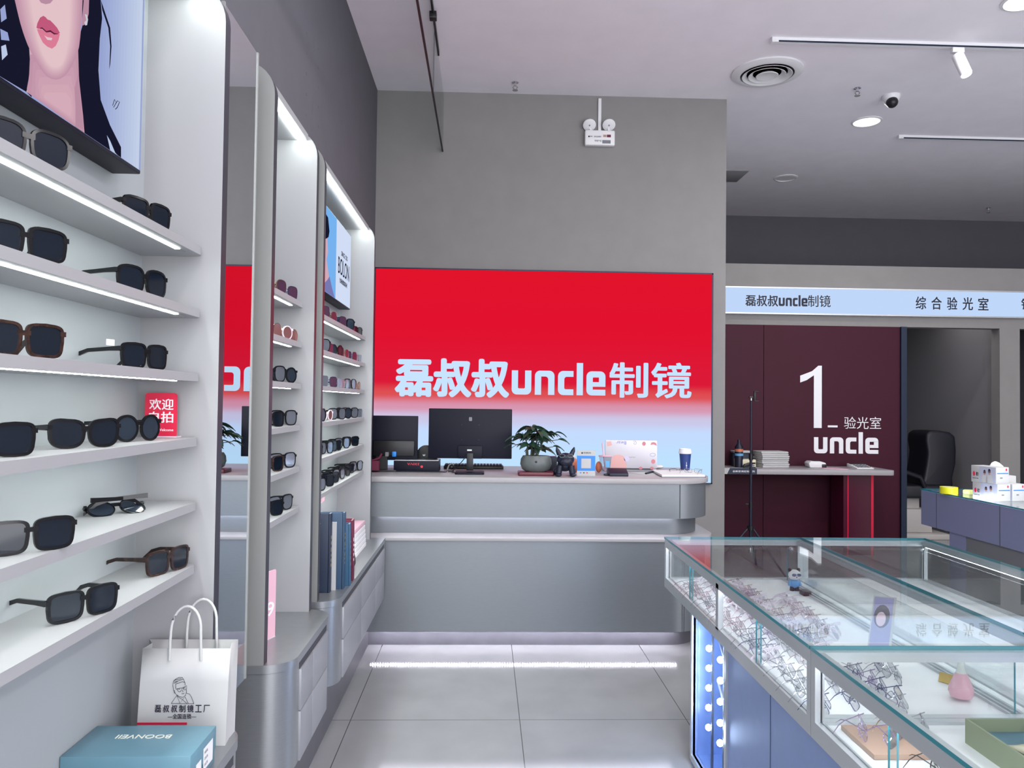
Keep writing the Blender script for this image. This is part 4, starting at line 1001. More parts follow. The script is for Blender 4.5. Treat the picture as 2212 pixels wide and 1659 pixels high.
for path in ([(485, 690), (568, 572), (615, 690), (655, 635), (720, 692)], [(485, 692), (825, 697)], [(705, 535), (760, 550), (790, 600), (825, 697)], [(568, 572), (600, 600), (655, 635), (692, 590), (740, 690)],
             [(520, 490), (530, 530), (560, 555), (600, 585), (660, 600), (700, 570), (712, 520), (712, 480)], [(510, 420), (520, 490)], [(552, 400), (552, 470)], [(510, 420), (515, 370), (545, 330), (600, 300), (650, 300), (672, 335), (690, 380), (694, 420)], [(552, 400), (600, 385), (650, 365), (685, 375)],
             [(520, 350), (580, 330), (640, 320)], [(530, 370), (600, 350), (660, 330)], [(525, 390), (580, 365)],
             [(575, 470), (640, 460), (640, 490), (620, 515), (595, 515), (580, 495), (575, 470)], [(660, 455), (718, 425), (715, 465), (695, 490), (670, 480), (660, 455)], [(640, 465), (660, 458)], [(555, 480), (575, 470)],
             [(640, 545), (665, 545), (680, 535)], [(590, 480), (615, 476)], [(670, 465), (695, 455)], [(655, 490), (662, 515), (650, 520)], [(520, 490), (535, 500), (545, 540)]):
    ln.tube([zz2(*p) for p in path], .00055, 4)
ln.build('sketch', 'ink', bg)
MB().box(fb(296, 1561)[0], fb(404, 1561)[0], FY, FY+.0006, fb(300, 1566)[2], fb(300, 1561)[2]).build('red_print', 'red_card', bg)

# ================================================================== exam front furniture
TH = .925; TX1 = at(1932, 1016, 'Z', TH).x
tb = thing('consulting_table', 'white topped bar height table with wine red leg before the wine panel', 'table', (3.3, 8.3, 0))
MB().prism(rrect(2.1, TX1, 8.08, 8.58, .04, 6, 'b'), 'XY', TH-.055, TH).build('table_top', 'counter_white', tb, bevel=.004)
lx0, lx1 = at(1822, 1060, 'Y', 8.2).x, at(1888, 1060, 'Y', 8.2).x
MB().box(lx0, lx1, 8.2, 8.5, 0, TH-.055).build('leg', 'burgundy_leg', tb)
MB().box(lx1-.035, lx1-.008, 8.195, 8.2, 0, TH-.055).box(lx0+.04, lx0+.055, 8.195, 8.2, 0, TH-.055).build('leg_trim', 'red_strip', tb)
def ont(px, py): return at(px, py, 'Z', TH)
r5 = random.Random(5)
p = ont(1636, 1003)
for i in range(8):
    w_ = .155; z0 = TH+.022*i
    dx, dy = r5.uniform(-.008, .008)-.0*i, r5.uniform(-.01, .01); sk = r5.uniform(-.03, .03)
    m = MB().box(-w_, w_, -.11, .11, 0, .021).box(.02, w_+.004, -.112, -.02, .005, .018)
    m.xf(Matrix.Translation((p.x+.03+dx, 8.42+dy, z0)) @ Matrix.Rotation(.12+sk, 4, 'Z'))
    nm = ['bottom', 'second lowest', 'third lowest', 'fourth lowest', 'fourth highest', 'third highest', 'second highest', 'top'][i]
    solo(m, 'folded_paper_bag', 'paper_white', nm+' folded white paper bag in the stack on the consulting table', 'paper bag', 'folded paper bags stacked on the consulting table', bevel=.004)
p = ont(1586, 1003)
solo(MB().box(p.x-.095, p.x+.1, 8.3, 8.45, TH, TH+.085), 'cream_box', 'cream_cloth', 'cream cardboard box behind the black stapler on the consulting table', 'box', bevel=.003)
solo(MB().box(p.x-.10, p.x+.11, 8.47, 8.56, TH, TH+.15), 'slate_box', 'navy_cover', 'dark slate box behind the cream box on the consulting table', 'box', bevel=.003)
solo(MB().box(p.x-.095, p.x+.105, 8.44, 8.57, TH+.15, TH+.172), 'flat_white_box', 'paper_white', 'flat white box lying on top of the dark slate box', 'box', bevel=.003)
p = ont(1594, 1005)
sl = thing('stapler', 'black stapler in front of the cream box on the consulting table', 'stapler', (p.x, 8.24, TH))
MB().box(p.x-.06, p.x+.07, 8.22, 8.255, TH, TH+.012).build('base', 'black_plastic', sl, bevel=.003)
MB().prism([(p.x-.065, TH+.014), (p.x-.05, TH+.04), (p.x+.0, TH+.058), (p.x+.068, TH+.06), (p.x+.07, TH+.045), (p.x+.01, TH+.035), (p.x-.0, TH+.014)], 'XZ', 8.222, 8.253).build('arm', 'black_plastic', sl, bevel=.002)
MB().box(p.x+.0, p.x+.06, 8.226, 8.249, TH+.0125, TH+.034).build('magazine', 'chrome', sl)
p = ont(1730, 1003)
sc = thing('lens_meter', 'white handheld lens tester lying left of the calculator on the consulting table', 'instrument', (p.x, 8.4, TH))
MB().prism([(p.x-.115, TH+.05), (p.x-.1, TH), (p.x+.06, TH), (p.x+.085, TH+.025), (p.x+.075, TH+.055), (p.x+.02, TH+.07), (p.x-.09, TH+.072)], 'XZ', 8.33, 8.46).build('body', 'white_plastic', sc, bevel=.008)
MB().box(p.x+.03, p.x+.08, 8.322, 8.332, TH+.005, TH+.04).build('lens_port', 'black_plastic', sc, bevel=.003)
MB().box(p.x-.045, p.x+.03, 8.36, 8.43, TH+.0705, TH+.076).build('display', 'black_plastic', sc)
p = ont(1816, 1004)
cl = thing('calculator', 'white desktop calculator right of the lens tester on the consulting table', 'calculator', (p.x, 8.35, TH))
MB().prism([(8.22, TH), (8.46, TH), (8.46, TH+.045), (8.22, TH+.012)], 'YZ', p.x-.095, p.x+.095).build('body', 'white_plastic', cl, bevel=.005)
m = MB()
for i in range(4):
    for j in range(3): m.box(p.x-.07+i*.037, p.x-.045+i*.037, 8.24+j*.045, 8.27+j*.045, TH+.0155+.137*(.02+j*.045)-.002, TH+.021+.137*(.035+j*.045))
m.build('keys', 'ink_grey', cl); MB().box(p.x-.08, p.x+.08, 8.4, 8.45, TH+.0375, TH+.047).build('display', 'black_plastic', cl)
p = ont(1775, 1007)
solo(MB().prism([(p.x-.14, 8.2), (p.x+.1, 8.15), (p.x+.08, 8.35), (p.x-.12, 8.42)], 'XY', TH, TH+.004), 'leaflet', 'pink_card', 'pale leaflet lying between lens tester and calculator', 'leaflet')
p = ont(1590, 1014)
solo(MB().prism([(p.x-.3, 8.1), (p.x+.2, 8.1), (p.x+.12, 8.21), (p.x-.3, 8.21)], 'XY', TH, TH+.0015), 'paper_sheet', 'paper_white', 'white paper sheet at the left end of the consulting table', 'paper')
a, b = at(1571, 1024, 'Y', 8.06), at(1636, 1012, 'Y', 8.06)
sg = thing('series_sign', 'dark slanted sign strip with white lettering on the front of the consulting table', 'sign', ((a.x+b.x)/2, 8.08, a.z))
m = MB().prism([(a.x+.005, a.z), (b.x, a.z), (b.x, b.z), (a.x+.035, b.z)], 'XZ', 8.07, 8.08); m.build('plate', 'navy_cover', sg)
MB().prism([(a.x-.1, a.z), (a.x+.002, a.z), (a.x+.032, b.z), (a.x-.1, b.z)], 'XZ', 8.07, 8.08).build('white_end', 'paper_white', sg)
lt = MB(); put_text(lt, '全新亚洲定制系列', (a.x+.06, 8.07, a.z+.018), X, Z, b.x-a.x-.085, .022, .001, .012); lt.build('lettering', 'white_ink', sg, smooth=False)
p = ont(1562, 1000)
for i, (mm, z, nm) in enumerate((('navy_plastic', .2, 'black'),)):
    sb = thing('spray_bottle', 'dark bottle with coloured bands at the left end of the consulting table', 'bottle', (p.x-.01, 8.33, TH))
    MB().lathe([(.045, 0), (.045, .22), (.018, .26), (.018, .3), (.002, .3)], (p.x-.01, 8.33, TH), 20).build('body', 'navy_plastic', sb)
    MB().lathe([(.0455, .17), (.0455, .2)], (p.x-.01, 8.33, TH), 20).build('band', 'orange_toy', sb); MB().lathe([(.0457, .125), (.0457, .15)], (p.x-.01, 8.33, TH), 20).build('band', 'cyan_label', sb)
# tripod phone stand
tx, ty = at(1622, 1000, 'Y', 7.3).x, 7.3
tr = thing('phone_tripod', 'tall thin black phone tripod standing before the wine red panel', 'tripod', (tx, ty, 0))
zt = at(1622, 865, 'Y', ty).z; zm = at(1622, 987, 'Y', ty).z; zl = at(1622, 1090, 'Y', ty).z; zh = .42
MB().tube([(tx, ty, zh-.12), (tx, ty, zl)], .016, 12).build('lower_tube', 'navy_plastic', tr); MB().tube([(tx, ty, zl), (tx, ty, zm)], .013, 12).build('middle_tube', 'navy_plastic', tr); MB().tube([(tx, ty, zm), (tx, ty, zt)], .0095, 12).build('upper_tube', 'navy_plastic', tr)
MB().tube([(tx, ty, zm-.03), (tx, ty, zm+.03)], .02, 12).box(tx+.015, tx+.04, ty-.006, ty+.006, zm-.01, zm+.01).build('clamp', 'black_plastic', tr)
MB().tube([(tx, ty, zl-.03), (tx, ty, zl+.02)], .021, 12).box(tx-.05, tx-.015, ty-.006, ty+.006, zl, zl+.012).build('clamp', 'black_plastic', tr)
MB().tube([(tx, ty, zh-.01), (tx, ty, zh+.03)], .034, 14).build('collar', 'black_plastic', tr)
MB().tube([(tx, ty, zt), (tx, ty, zt+.025)], .008, 10).build('swivel', 'chrome', tr)
MB().box(tx-.02, tx+.02, ty-.012, ty+.012, zt+.022, zt+.04).box(tx+.025, tx+.04, ty-.015, ty+.01, zt-.0, zt+.085).box(tx+.025, tx+.07, ty-.02, ty+.005, zt-.008, zt).box(tx+.025, tx+.07, ty-.02, ty+.005, zt+.083, zt+.09).build('phone_holder', 'black_plastic', tr, bevel=.002)
for an in (-.95, 1.1, 3.2):
    d = Vector((math.cos(an), math.sin(an), 0))
    foot = Vector((tx, ty, .011))+d*.4
    lg = MB().tube([Vector((tx, ty, zh))+d*.03, foot], .01, 8).build('leg', 'navy_plastic', tr)
    MB().tube([foot-d*.012+Z*.006, foot+d*.012+Z*.0], .013, 8).build('rubber_foot', 'black_plastic', lg)
    MB().tube([Vector((tx, ty, zh-.11)), Vector((tx, ty, zh))+d*.18-Z*.16*1.0], .006, 6).build('brace', 'navy_plastic', tr)
# exam chair in the doorway
cy = 9.45
cxm = at(2000, 1000, 'Y', cy).x
zt = at(1998, 931, 'Y', cy).z
ch = thing('exam_chair', 'black upholstered exam chair on white pedestal base inside the doorway', 'chair', (cxm, cy, 0))
sx0 = at(1940, 1060, 'Y', cy).x; sx1 = at(2033, 1050, 'Y', cy).x
m = MB()
prof = [(at(px, py, 'Y', cy).x, at(px, py, 'Y', cy).z) for px, py in ((1966, 1046), (1975, 1030), (1980, 1000), (1983, 975), (1979, 950), (1980, 936), (1990, 930), (2010, 929), (2030, 932), (2042, 941), (2044, 970), (2043, 1000), (2036, 1030), (2038, 1050))]
m.prism(prof, 'XZ', cy-.22, cy+.22); m.build('backrest', 'chair_black', ch, bevel=.035, seg=4)
z0 = at(2000, 1072, 'Y', cy).z; z1 = at(2000, 1044, 'Y', cy).z
MB().box(sx0-.12, sx1, cy-.25, cy+.25, z0, z1).build('seat', 'chair_black', ch, bevel=.03, seg=4)
MB().tube([(at(1956, 1018, 'Y', cy).x-.15, cy-.26, z1+.16), (at(1962, 1030, 'Y', cy).x, cy-.26, z1+.1), (at(1972, 1040, 'Y', cy).x, cy-.26, z1-.02)], .03, 10).build('armrest', 'chair_black', ch)
MB().box(sx0+.02, at(1997, 1090, 'Y', cy).x-.12, cy-.1, cy+.1, .3, z0).build('column', 'chair_base', ch, bevel=.01)
xb = at(1990, 1120, 'Y', cy).x
MB().prism([(sx0-.1, .07), (xb+.03, .07), (xb, .36), (sx0-.1, .36)], 'XZ', cy-.2, cy+.2).build('pedestal', 'chair_base', ch, bevel=.015)
MB().box(sx0-.2, at(2022, 1150, 'Y', cy).x, cy-.3, cy+.3, 0, .07).build('floor_plate', 'chair_base', ch, bevel=.01)
solo(MB().tube([(xb+.035, cy-.1, .3), (xb+.14, cy-.12, .15), (xb+.3, cy-.33, .02), (xb+.36, cy-.4, .006)], .006, 6), 'chair_cable', 'black_plastic', 'black cable running down to the floor behind the exam chair', 'cable')

# ================================================================== display counter on the right with boxes
DXL = 3.51; DT = .95
dk = thing('display_counter', 'lavender blue counter with lit glass top at the right edge', 'counter', (4.2, 4.8, 0))
DB = .667
MB().box(DXL, DXL+.018, 3.2, 6.07, DB, DT-.012).box(DXL+.018, 5.2, 6.05, 6.07, DB, DT-.012).build('fascia', 'desk_blue', dk)
MB().box(DXL+.02, 5.2, 3.2, 6.05, DB+.01, DT-.09).build('carcass', 'deck_white', dk)
for yy in (at(2023, 1070, 'X', DXL).y, at(2160, 1100, 'X', DXL).y): MB().box(DXL-.0015, DXL+.002, yy-.002, yy+.002, DB, DT-.012).build('seam', 'groove', dk)
gt = MB().box(DXL-.005, 5.2, 3.2, 6.075, DT-.01, DT, ms=[0, 0, 1, 1, 1, 1]).build('glass_top', ['glass', 'glass_edge'], dk)
MB().box(DXL+.03, DXL+.045, 3.3, 6.0, DT-.03, DT-.015).build('light_strip', 'led_case', dk)
ya, yb = at(2086, 1160, 'X', DXL+.01).y, at(2051, 1150, 'X', DXL+.01).y
MB().box(DXL+.01, DXL+.15, ya, yb, 0, DB).build('leg', 'desk_blue', dk)
MB().box(DXL+.012, 5.2, 3.2, ya-.004, 0, DB).build('base', 'island_grey', dk)
A_ = at(2101, 1075, 'Z', DT); B_ = at(2155, 1083, 'Z', DT); C_ = at(2187, 1083, 'Z', DT)
ax = (A_-B_); L_ = ax.length; ax.normalize(); bx_ = Vector((-ax.y, ax.x, 0))
if bx_.x < 0: bx_ = -bx_
WB = .112; HB = .118
def pbox(o, z, label):
    t = thing('printed_box', label, 'box', (o.x, o.y, z), 'white printed boxes on the display counter')
    c = o+ax*(L_/2)+bx_*(WB/2); c.z = z+HB/2
    MB().obox(c, ax*(L_/2), bx_*(WB/2), Z*(HB/2)).build('carton', 'paper_white', t, bevel=.0015)
    u = -ax; n = -bx_; s0 = o+ax*L_; s0.z = z          # long side, reads from far end to near corner
    def pt(x, zz, d=.0006): return s0+u*(x*L_)+n*d+Z*(zz*HB)
    def quad(x0, x1, z0, z1, d=.0006): return [pt(x0, z0, d), pt(x1, z0, d), pt(x1, z1, d), pt(x0, z1, d)]
    MB().poly(quad(.34, .98, .02, .98)).build('photo_field', 'poster_grey', t)
    for cx_, zc, s in ((.55, .62, 1), (.74, .68, 1.15)):
        MB().poly([pt(cx_+.07*s*math.cos(a)*.6, zc+.14*s*math.sin(a), .0009) for a in [2*PI*i/12 for i in range(12)]]).build('printed_face', 'tan_tray', t)
    m = MB()
    for cx_, zc, s in ((.55, .5, 1), (.74, .54, 1.15)):
        m.poly([pt(cx_-.13*s, .03, .0008), pt(cx_+.13*s, .03, .0008), pt(cx_+.09*s, zc-.05, .0008), pt(cx_-.09*s, zc-.05, .0008)])
    m.build('white_coats', 'paper_white', t)
    m = MB()
    for cx_, zc, s in ((.55, .62, 1), (.74, .68, 1.15)):
        m.poly([pt(cx_+.075*s*math.cos(a)*.6, zc+.05*s+.12*s*math.sin(a), .0011) for a in [PI*i/8 for i in range(9)]])
        m.add([pt(cx_-.05, zc-.02, .0012), pt(cx_+.05, zc-.02, .0012), pt(cx_+.05, zc+.03, .0012), pt(cx_-.05, zc+.03, .0012)], [(0, 1, 2, 3)])
    m.build('hair', 'ink', t)
    m = MB().poly([pt(.12+.045*math.cos(a), .5+.15*math.sin(a), .0008) for a in [2*PI*i/14 for i in range(14)]]); m.build('logo_mark', 'red_card', t)
    m = MB(); put_text(m, '视力', pt(.2, .38), u, Z, .1*L_, .24*HB, .0006, .02); put_text(m, 'VISION CARE', pt(.06, .2), u, Z, .24*L_, .05*HB, .0004); m.build('lettering', 'ink', t, smooth=False)
    e0 = o.copy(); e0.z = z
    def ept(x, zz, d=.0006): return e0+bx_*(x*WB)-ax*d+Z*(zz*HB)
    MB().poly([ept(.08, .6), ept(.95, .6), ept(.95, .66), ept(.08, .66)]).build('blue_line', 'qr_blue', t)
    MB().poly([ept(.8+.06*math.cos(a), .85+.08*math.sin(a)) for a in [2*PI*i/12 for i in range(12)]]).build('logo_mark', 'red_card', t)
    MB().poly([ept(.3, .32), ept(.5, .32), ept(.5, .4), ept(.3, .4)]).build('print', 'ink_grey', t)
mat('poster_grey', (176, 180, 198), .6)
pbox(B_, DT, 'white printed box with two people, lower of the two stacked by the counter edge')
pbox(B_+ax*.012, DT+HB, 'white printed box with two people, on top of the stack')
pbox(B_+bx_*.125-ax*.004, DT, 'white printed box right of the stack, cut by the picture edge')
p = B_+bx_*.2+ax*.22
ts = thing('tissue_box', 'white tissue pack with crumpled tissue behind the printed boxes', 'tissue box', (p.x, p.y, DT))
MB().box(p.x-.06, p.x+.14, p.y-.04, p.y+.1, DT, DT+.16).build('pack', 'paper_white', ts, bevel=.004)
m = MB(); v = []; r6 = random.Random(2)
for j in range(5):
    for i in range(7):
        a = 2*PI*i/7; rr = [.06, .065, .05, .03, .006][j]*(1+.25*math.sin(3*a+j)); v.append((p.x+.03+rr*math.cos(a), p.y+.03+rr*.6*math.sin(a), DT+.15+[.0, .04, .075, .1, .11][j]))
m.add(v, [(j*7+i, j*7+(i+1) % 7, (j+1)*7+(i+1) % 7, (j+1)*7+i) for j in range(4) for i in range(7)]); m.build('tissue', 'paper', ts)
p = at(2060, 1068, 'Z', DT)
tp_ = thing('tape_roll', 'bright yellow roll of adhesive tape on the lit counter top', 'tape', (p.x, p.y+.06, DT))
MB().lathe([(.042, 0), (.062, 0), (.062, .05), (.042, .05), (.042, 0)], (p.x, p.y+.06, DT), 36).build('tape', 'yellow', tp_)
MB().lathe([(.037, 0), (.041, 0), (.041, .05), (.037, .05), (.037, 0)], (p.x, p.y+.06, DT), 36).build('core', 'paper', tp_)
p = at(2097, 1067, 'Z', DT)
solo(MB().prism([(p.x-.05, p.y+.02), (p.x-.02, p.y+.05), (p.x+.04, p.y+.03), (p.x+.05, p.y), (p.x+.01, p.y-.02), (p.x-.03, p.y-.03)], 'XY', DT, DT+.03), 'sponge', 'yellow_pale', 'small pale yellow sponge between tape roll and printed boxes', 'sponge', bevel=.006)

# ================================================================== glass showcases of the island
IX0, IX1, IX2 = .90, 1.585, 2.215; IY0, IY1, IY2 = .55, 2.09, 3.80; ZD = .74; ZG = .945; ZB = .70
BYF = 3.46
def showcase(x0, x1, y0, y1, label, glass_sides, body, deck, slit=None):
    t = thing('glass_showcase', label, 'showcase', ((x0+x1)/2, (y0+y1)/2, 0), 'glass showcases of the island')
    MB().box(x0+.004, x1-.004, y0+.004, y1-.004, ZB, ZD).build('deck', deck, t)
    fr = MB(); w = .026
    for (xa, ya) in ((x0, y0), (x1-w, y0), (x0, y1-w), (x1-w, y1-w)): fr.box(xa, xa+w, ya, ya+w, ZB, ZG-.01)
    for za, zb in ((ZB, ZD+.008), (ZG-.036, ZG-.0102)):
        fr.box(x0, x0+w, y0+w, y1-w, za, zb).box(x1-w, x1, y0+w, y1-w, za, zb).box(x0+w, x1-w, y0, y0+w, za, zb).box(x0+w, x1-w, y1-w, y1, za, zb)
    fr.box(x0, x0+.006, y0+w, y1-w, ZG-.049, ZG-.036)
    if slit: fr.box(x0, x0+.02, slit-.016, slit+.016, ZD, ZG-.03)
    fr.build('frame', 'aluminium', t)
    MB().box(x0-.003, x1-.0, y0+.0, y1, ZG-.01, ZG, ms=[0, 0, 1, 1, 1, 1]).build('top_glass', ['glass', 'glass_edge'], t)
    for s in glass_sides:
        if s == 'L':
            cuts = [y0+w]+([slit] if slit else [(y0+y1)/2])+[y1-w]
            for a, b in zip(cuts, cuts[1:]):
                mid = (a+b)/2
                for c, d, off in ((a, mid+.012, .008), (mid-.012, b, .015)): MB().box(x0+off, x0+off+.005, c, d, ZD+.008, ZG-.036, ms=[0, 0, 1, 1, 0, 0]).build('side_glass', ['glass', 'glass_edge'], t)
        if s == 'R':
            mid = (y0+y1)/2
            for c, d, off in ((y0+w, mid+.012, .012), (mid-.012, y1-w, .019)): MB().box(x1-off-.005, x1-off, c, d, ZD+.008, ZG-.036, ms=[0, 0, 1, 1, 0, 0]).build('side_glass', ['glass', 'glass_edge'], t)
        if s == 'F': MB().box(x0+w, x1-w, y1-.016, y1-.011, ZD+.008, ZG-.036).build('end_glass', 'glass', t)
        if s == 'N': MB().box(x0+w, x1-w, y0+.011, y0+.016, ZD+.008, ZG-.036).build('end_glass', 'glass', t)
    MB().box(x0+.012, x0+.024, y0+.05, y1-.05, ZG-.046, ZG-.036).build('light_strip', 'led_case', t)
    if 'R' in glass_sides: MB().box(x1-.024, x1-.012, y0+.05, y1-.05, ZG-.039, ZG-.036).build('light_strip', 'led_case', t)
    return t
ga = showcase(IX0, IX1, IY1, IY2, 'far glass showcase by the aisle filled with pinkish eyeglasses', 'LF', 1, 'deck_white', 2.94)
gc = showcase(IX1+.0006, IX2, IY1, IY2, 'empty glass showcase at the far right of the island', 'RF', 1, 'deck_stone')
gb = showcase(IX0, IX1, IY0, IY1-.002, 'near glass showcase by the aisle holding pink vase and green box', 'LN', 1, 'deck_white')
# rails for the sliding back panes
for g_, ya, yb in ((ga, IY1+.03, IY2-.03), (gb, IY0+.03, IY1-.03)):
    m = MB()
    for xx in (1.478, 1.496, 1.514): m.box(xx, xx+.006, ya, yb, ZD, ZD+.008)
    m.build('sliding_rail', 'aluminium', g_)
MB().box(1.49, 1.495, 2.12, 3.74, ZD+.008, ZG-.04, ms=[0, 0, 1, 1, 0, 0]).build('back_glass', ['glass', 'glass_edge'], ga)
MB().box(1.53, IX1-.03, IY1+.03, IY2-.03, ZD, ZD+.003).build('rear_deck', 'deck_stone', ga)
MB().box(1.53, IX1-.03, IY0+.03, IY1-.03, ZD, ZD+.003).build('rear_deck', 'deck_stone', gb)
for px, py in ((1708, 1177), (1990, 1181)):
    p = at(px, py, 'Y', IY2-.04); MB().ball((p.x, IY2-.045, ZG-.05), .012, 12).build('glass_knob', 'chrome', ga if px < 1800 else gc)
# cabinet bodies below
def island_body(x0, x1, y0, y1, label, niche=None):
    t = thing('island_cabinet', label, 'cabinet', ((x0+x1)/2, (y0+y1)/2, 0), 'base cabinets of the island')
    m = MB()
    if niche:
        n0, n1, nz0, nz1, d = niche
        m.box(x0, x1, y0, n0, 0, ZB-.001).box(x0, x1, n1, y1, 0, ZB-.001).box(x0+d, x1, n0, n1, 0, ZB-.001).box(x0, x0+d, n0, n1, 0, nz0).box(x0, x0+d, n0, n1, nz1, ZB-.001)
    else: m.box(x0, x1, y0, y1, 0, ZB-.001)
    m.build('body', 'island_blue', t); return t
XB = .944
N0, N1 = 2.96, 3.425
ib = island_body(XB, IX1-.02, 2.0, BYF, 'blue lit island cabinet with glowing bulb niche facing the aisle', (N0, N1, .045, .685, .3))
ic = island_body(IX1, IX2-.04, 1.0, BYF, 'island cabinet under the empty right glass showcase')
id_ = island_body(XB, IX1-.02, .6, 1.995, 'island cabinet under the near glass showcase')
for o_, ys in ((ib, (2.5,)), (id_, (1.6,))):
    for y in ys: MB().box(XB-.001, XB+.001, y-.0015, y+.0015, .02, ZB-.004).build('seam', 'groove', o_)
nc = MB(); fw = .022
nc.box(XB-.008, XB+.01, N1, N1+fw, .02, .69).box(XB-.008, XB+.01, N0-fw, N0, .02, .69).box(XB-.008, XB+.01, N0, N1, .02, .045).box(XB-.008, XB+.01, N0, N1, .685, .695)
nc.build('niche_frame', 'aluminium', ib)
mat('niche_metal', (160, 182, 220), .25, metal=.7)
MB().box(XB+.02, XB+.298, N1-.006, N1-.001, .047, .683).box(XB+.02, XB+.298, N0+.001, N0+.006, .047, .683).box(XB+.29, XB+.298, N0+.006, N1-.006, .047, .683).box(XB+.02, XB+.29, N0+.006, N1-.006, .046, .05).build('niche_lining', 'niche_metal', ib)
BX = XB+.03
cols = [(1531, (1400, 1443, 1486, 1529, 1572)), (1556, (1425, 1470, 1516, 1562, 1606))]
for px, ys in cols:
    yy = at(px, 1500, 'X', BX).y
    rl = MB().box(BX+.012, BX+.02, yy-.006, yy+.006, .05, .68).build('bulb_rail', 'steel_frame', ib)
    for py in ys:
        p = at(px, py, 'X', BX); MB().ball((BX, yy, p.z), .0135, 14).build('bulb', 'bulb', rl)
        MB().lathe([(.009, 0), (.009, .006)], (BX+.007, yy, p.z), 10, 0, 'X').build('socket', 'chrome', rl)
for za in (.47, .28): MB().tube([(BX+.06, 3.36, za+.12), (BX+.05, 3.26, za+.08), (BX+.045, 3.16, za+.02), (BX+.05, 3.1, za-.02)], .006, 7).build('wire', 'grey_plastic', ib)
for py, y in ((.5, 3.2), (.3, 3.05)):
    l = bpy.data.lights.new('bulb_lamp', 'POINT'); l.energy = 1.6; l.color = (.6, .77, 1); l.shadow_soft_size = .05
    o = bpy.data.objects.new('bulb_lamp', l); COL.objects.link(o); o.location = (XB+.0, y, py)

# things inside the showcases
def ind(px, py, z=ZD): return at(px, py, 'Z', z)
p = ind(1716, 1276)
pn = thing('bear_figurine', 'small black and white bear figurine in sunglasses and blue shirt', 'figurine', (p.x, p.y, ZD))
c = Vector((p.x, p.y, ZD)); s = .9
for sx_ in (-1, 1): MB().tube([c+Vector((sx_*.014, 0, 0)), c+Vector((sx_*.013, 0, .025))], [.013, .012], 10).build('leg', 'black_plastic', pn)
MB().ball(c+Vector((0, 0, .042)), .027, 16, sc=(1, .8, 1)).build('shirt', 'toy_blue', pn)
for sx_ in (-1, 1): MB().tube([c+Vector((sx_*.024, 0, .055)), c+Vector((sx_*.032, -.008, .03))], [.01, .009], 8).build('arm', 'toy_blue', pn)
hd = MB().ball(c+Vector((0, 0, .09)), .033, 18, sc=(1.05, .95, .9)).build('head', 'panda_white', pn)
for sx_ in (-1, 1):
    MB().ball(c+Vector((sx_*.026, .005, .117)), .011, 10).build('ear', 'black_plastic', hd)
MB().ball(c+Vector((-.012, -.0285, .094)), .011, 10, sc=(1.3, .4, .8)).ball(c+Vector((.014, -.0285, .094)), .011, 10, sc=(1.3, .4, .8)).build('sunglasses', 'metal_navy', hd)
MB().ball(c+Vector((0, -.032, .083)), .004, 8).build('nose', 'black_plastic', hd)
p = ind(1725, 1281, ZD)
solo(MB().box(p.x-.002, p.x+.035, p.y-.06, p.y-.01, ZD, ZD+.02).xf(Matrix.Identity(4)), 'small_black_box', 'black_plastic', 'small black block at the feet of the bear figurine', 'block', bevel=.002)
pn.scale = (.82, .82, .82)
# photo card
p0 = ind(1868, 1391)
pcd = thing('photo_card', 'upright photo card of a young woman standing in the far showcase', 'card', (p0.x, p0.y, ZD))
o = Vector((1.365, 2.70, ZD)); u = Vector((.55, -.25, 0)).normalized(); vv = Vector((.3, .34, .9)).normalized(); n = u.cross(vv); cw, chh = .075, .195
def card(m, x0, x1, y0, y1, d): return m.add([o+u*x+vv*y+n*d for x, y in ((x0, y0), (x1, y0), (x1, y1), (x0, y1))], [(0, 1, 2, 3)])
m = MB(); vs = [o+u*x+vv*y+n*d for d in (0, .003) for x, y in ((0, 0), (cw, 0), (cw, chh), (0, chh))]
m.add(vs, [(3, 2, 1, 0), (4, 5, 6, 7), (0, 1, 5, 4), (1, 2, 6, 5), (2, 3, 7, 6), (3, 0, 4, 7)]); m.build('card', 'paper_white', pcd)
mat('photo_lav', (150, 150, 190), .4); mat('photo_dark', (60, 56, 76), .4); mat('photo_skin', (214, 186, 200), .4)
card(MB(), .004, cw-.008, .004, chh-.004, .0034).build('photo_field', 'photo_lav', pcd)
def disc(cx, cy, rx, ry, d): return [o+u*(cx+rx*math.cos(a))+vv*(cy+ry*math.sin(a))+n*d for a in [2*PI*i/16 for i in range(16)]]
MB().poly(disc(.034, .122, .026, .042, .0037)).build('hair', 'photo_dark', pcd); MB().poly(disc(.032, .112, .016, .026, .004)).build('face', 'photo_skin', pcd)
MB().add([o+u*(.07)+vv*.1-n*.001, o+u*.075+vv*.0-n*.05, o+u*.06+vv*0-n*.05, o+u*.06+vv*.1-n*.001], [(0, 1, 2, 3)]).build('easel', 'paper', pcd)
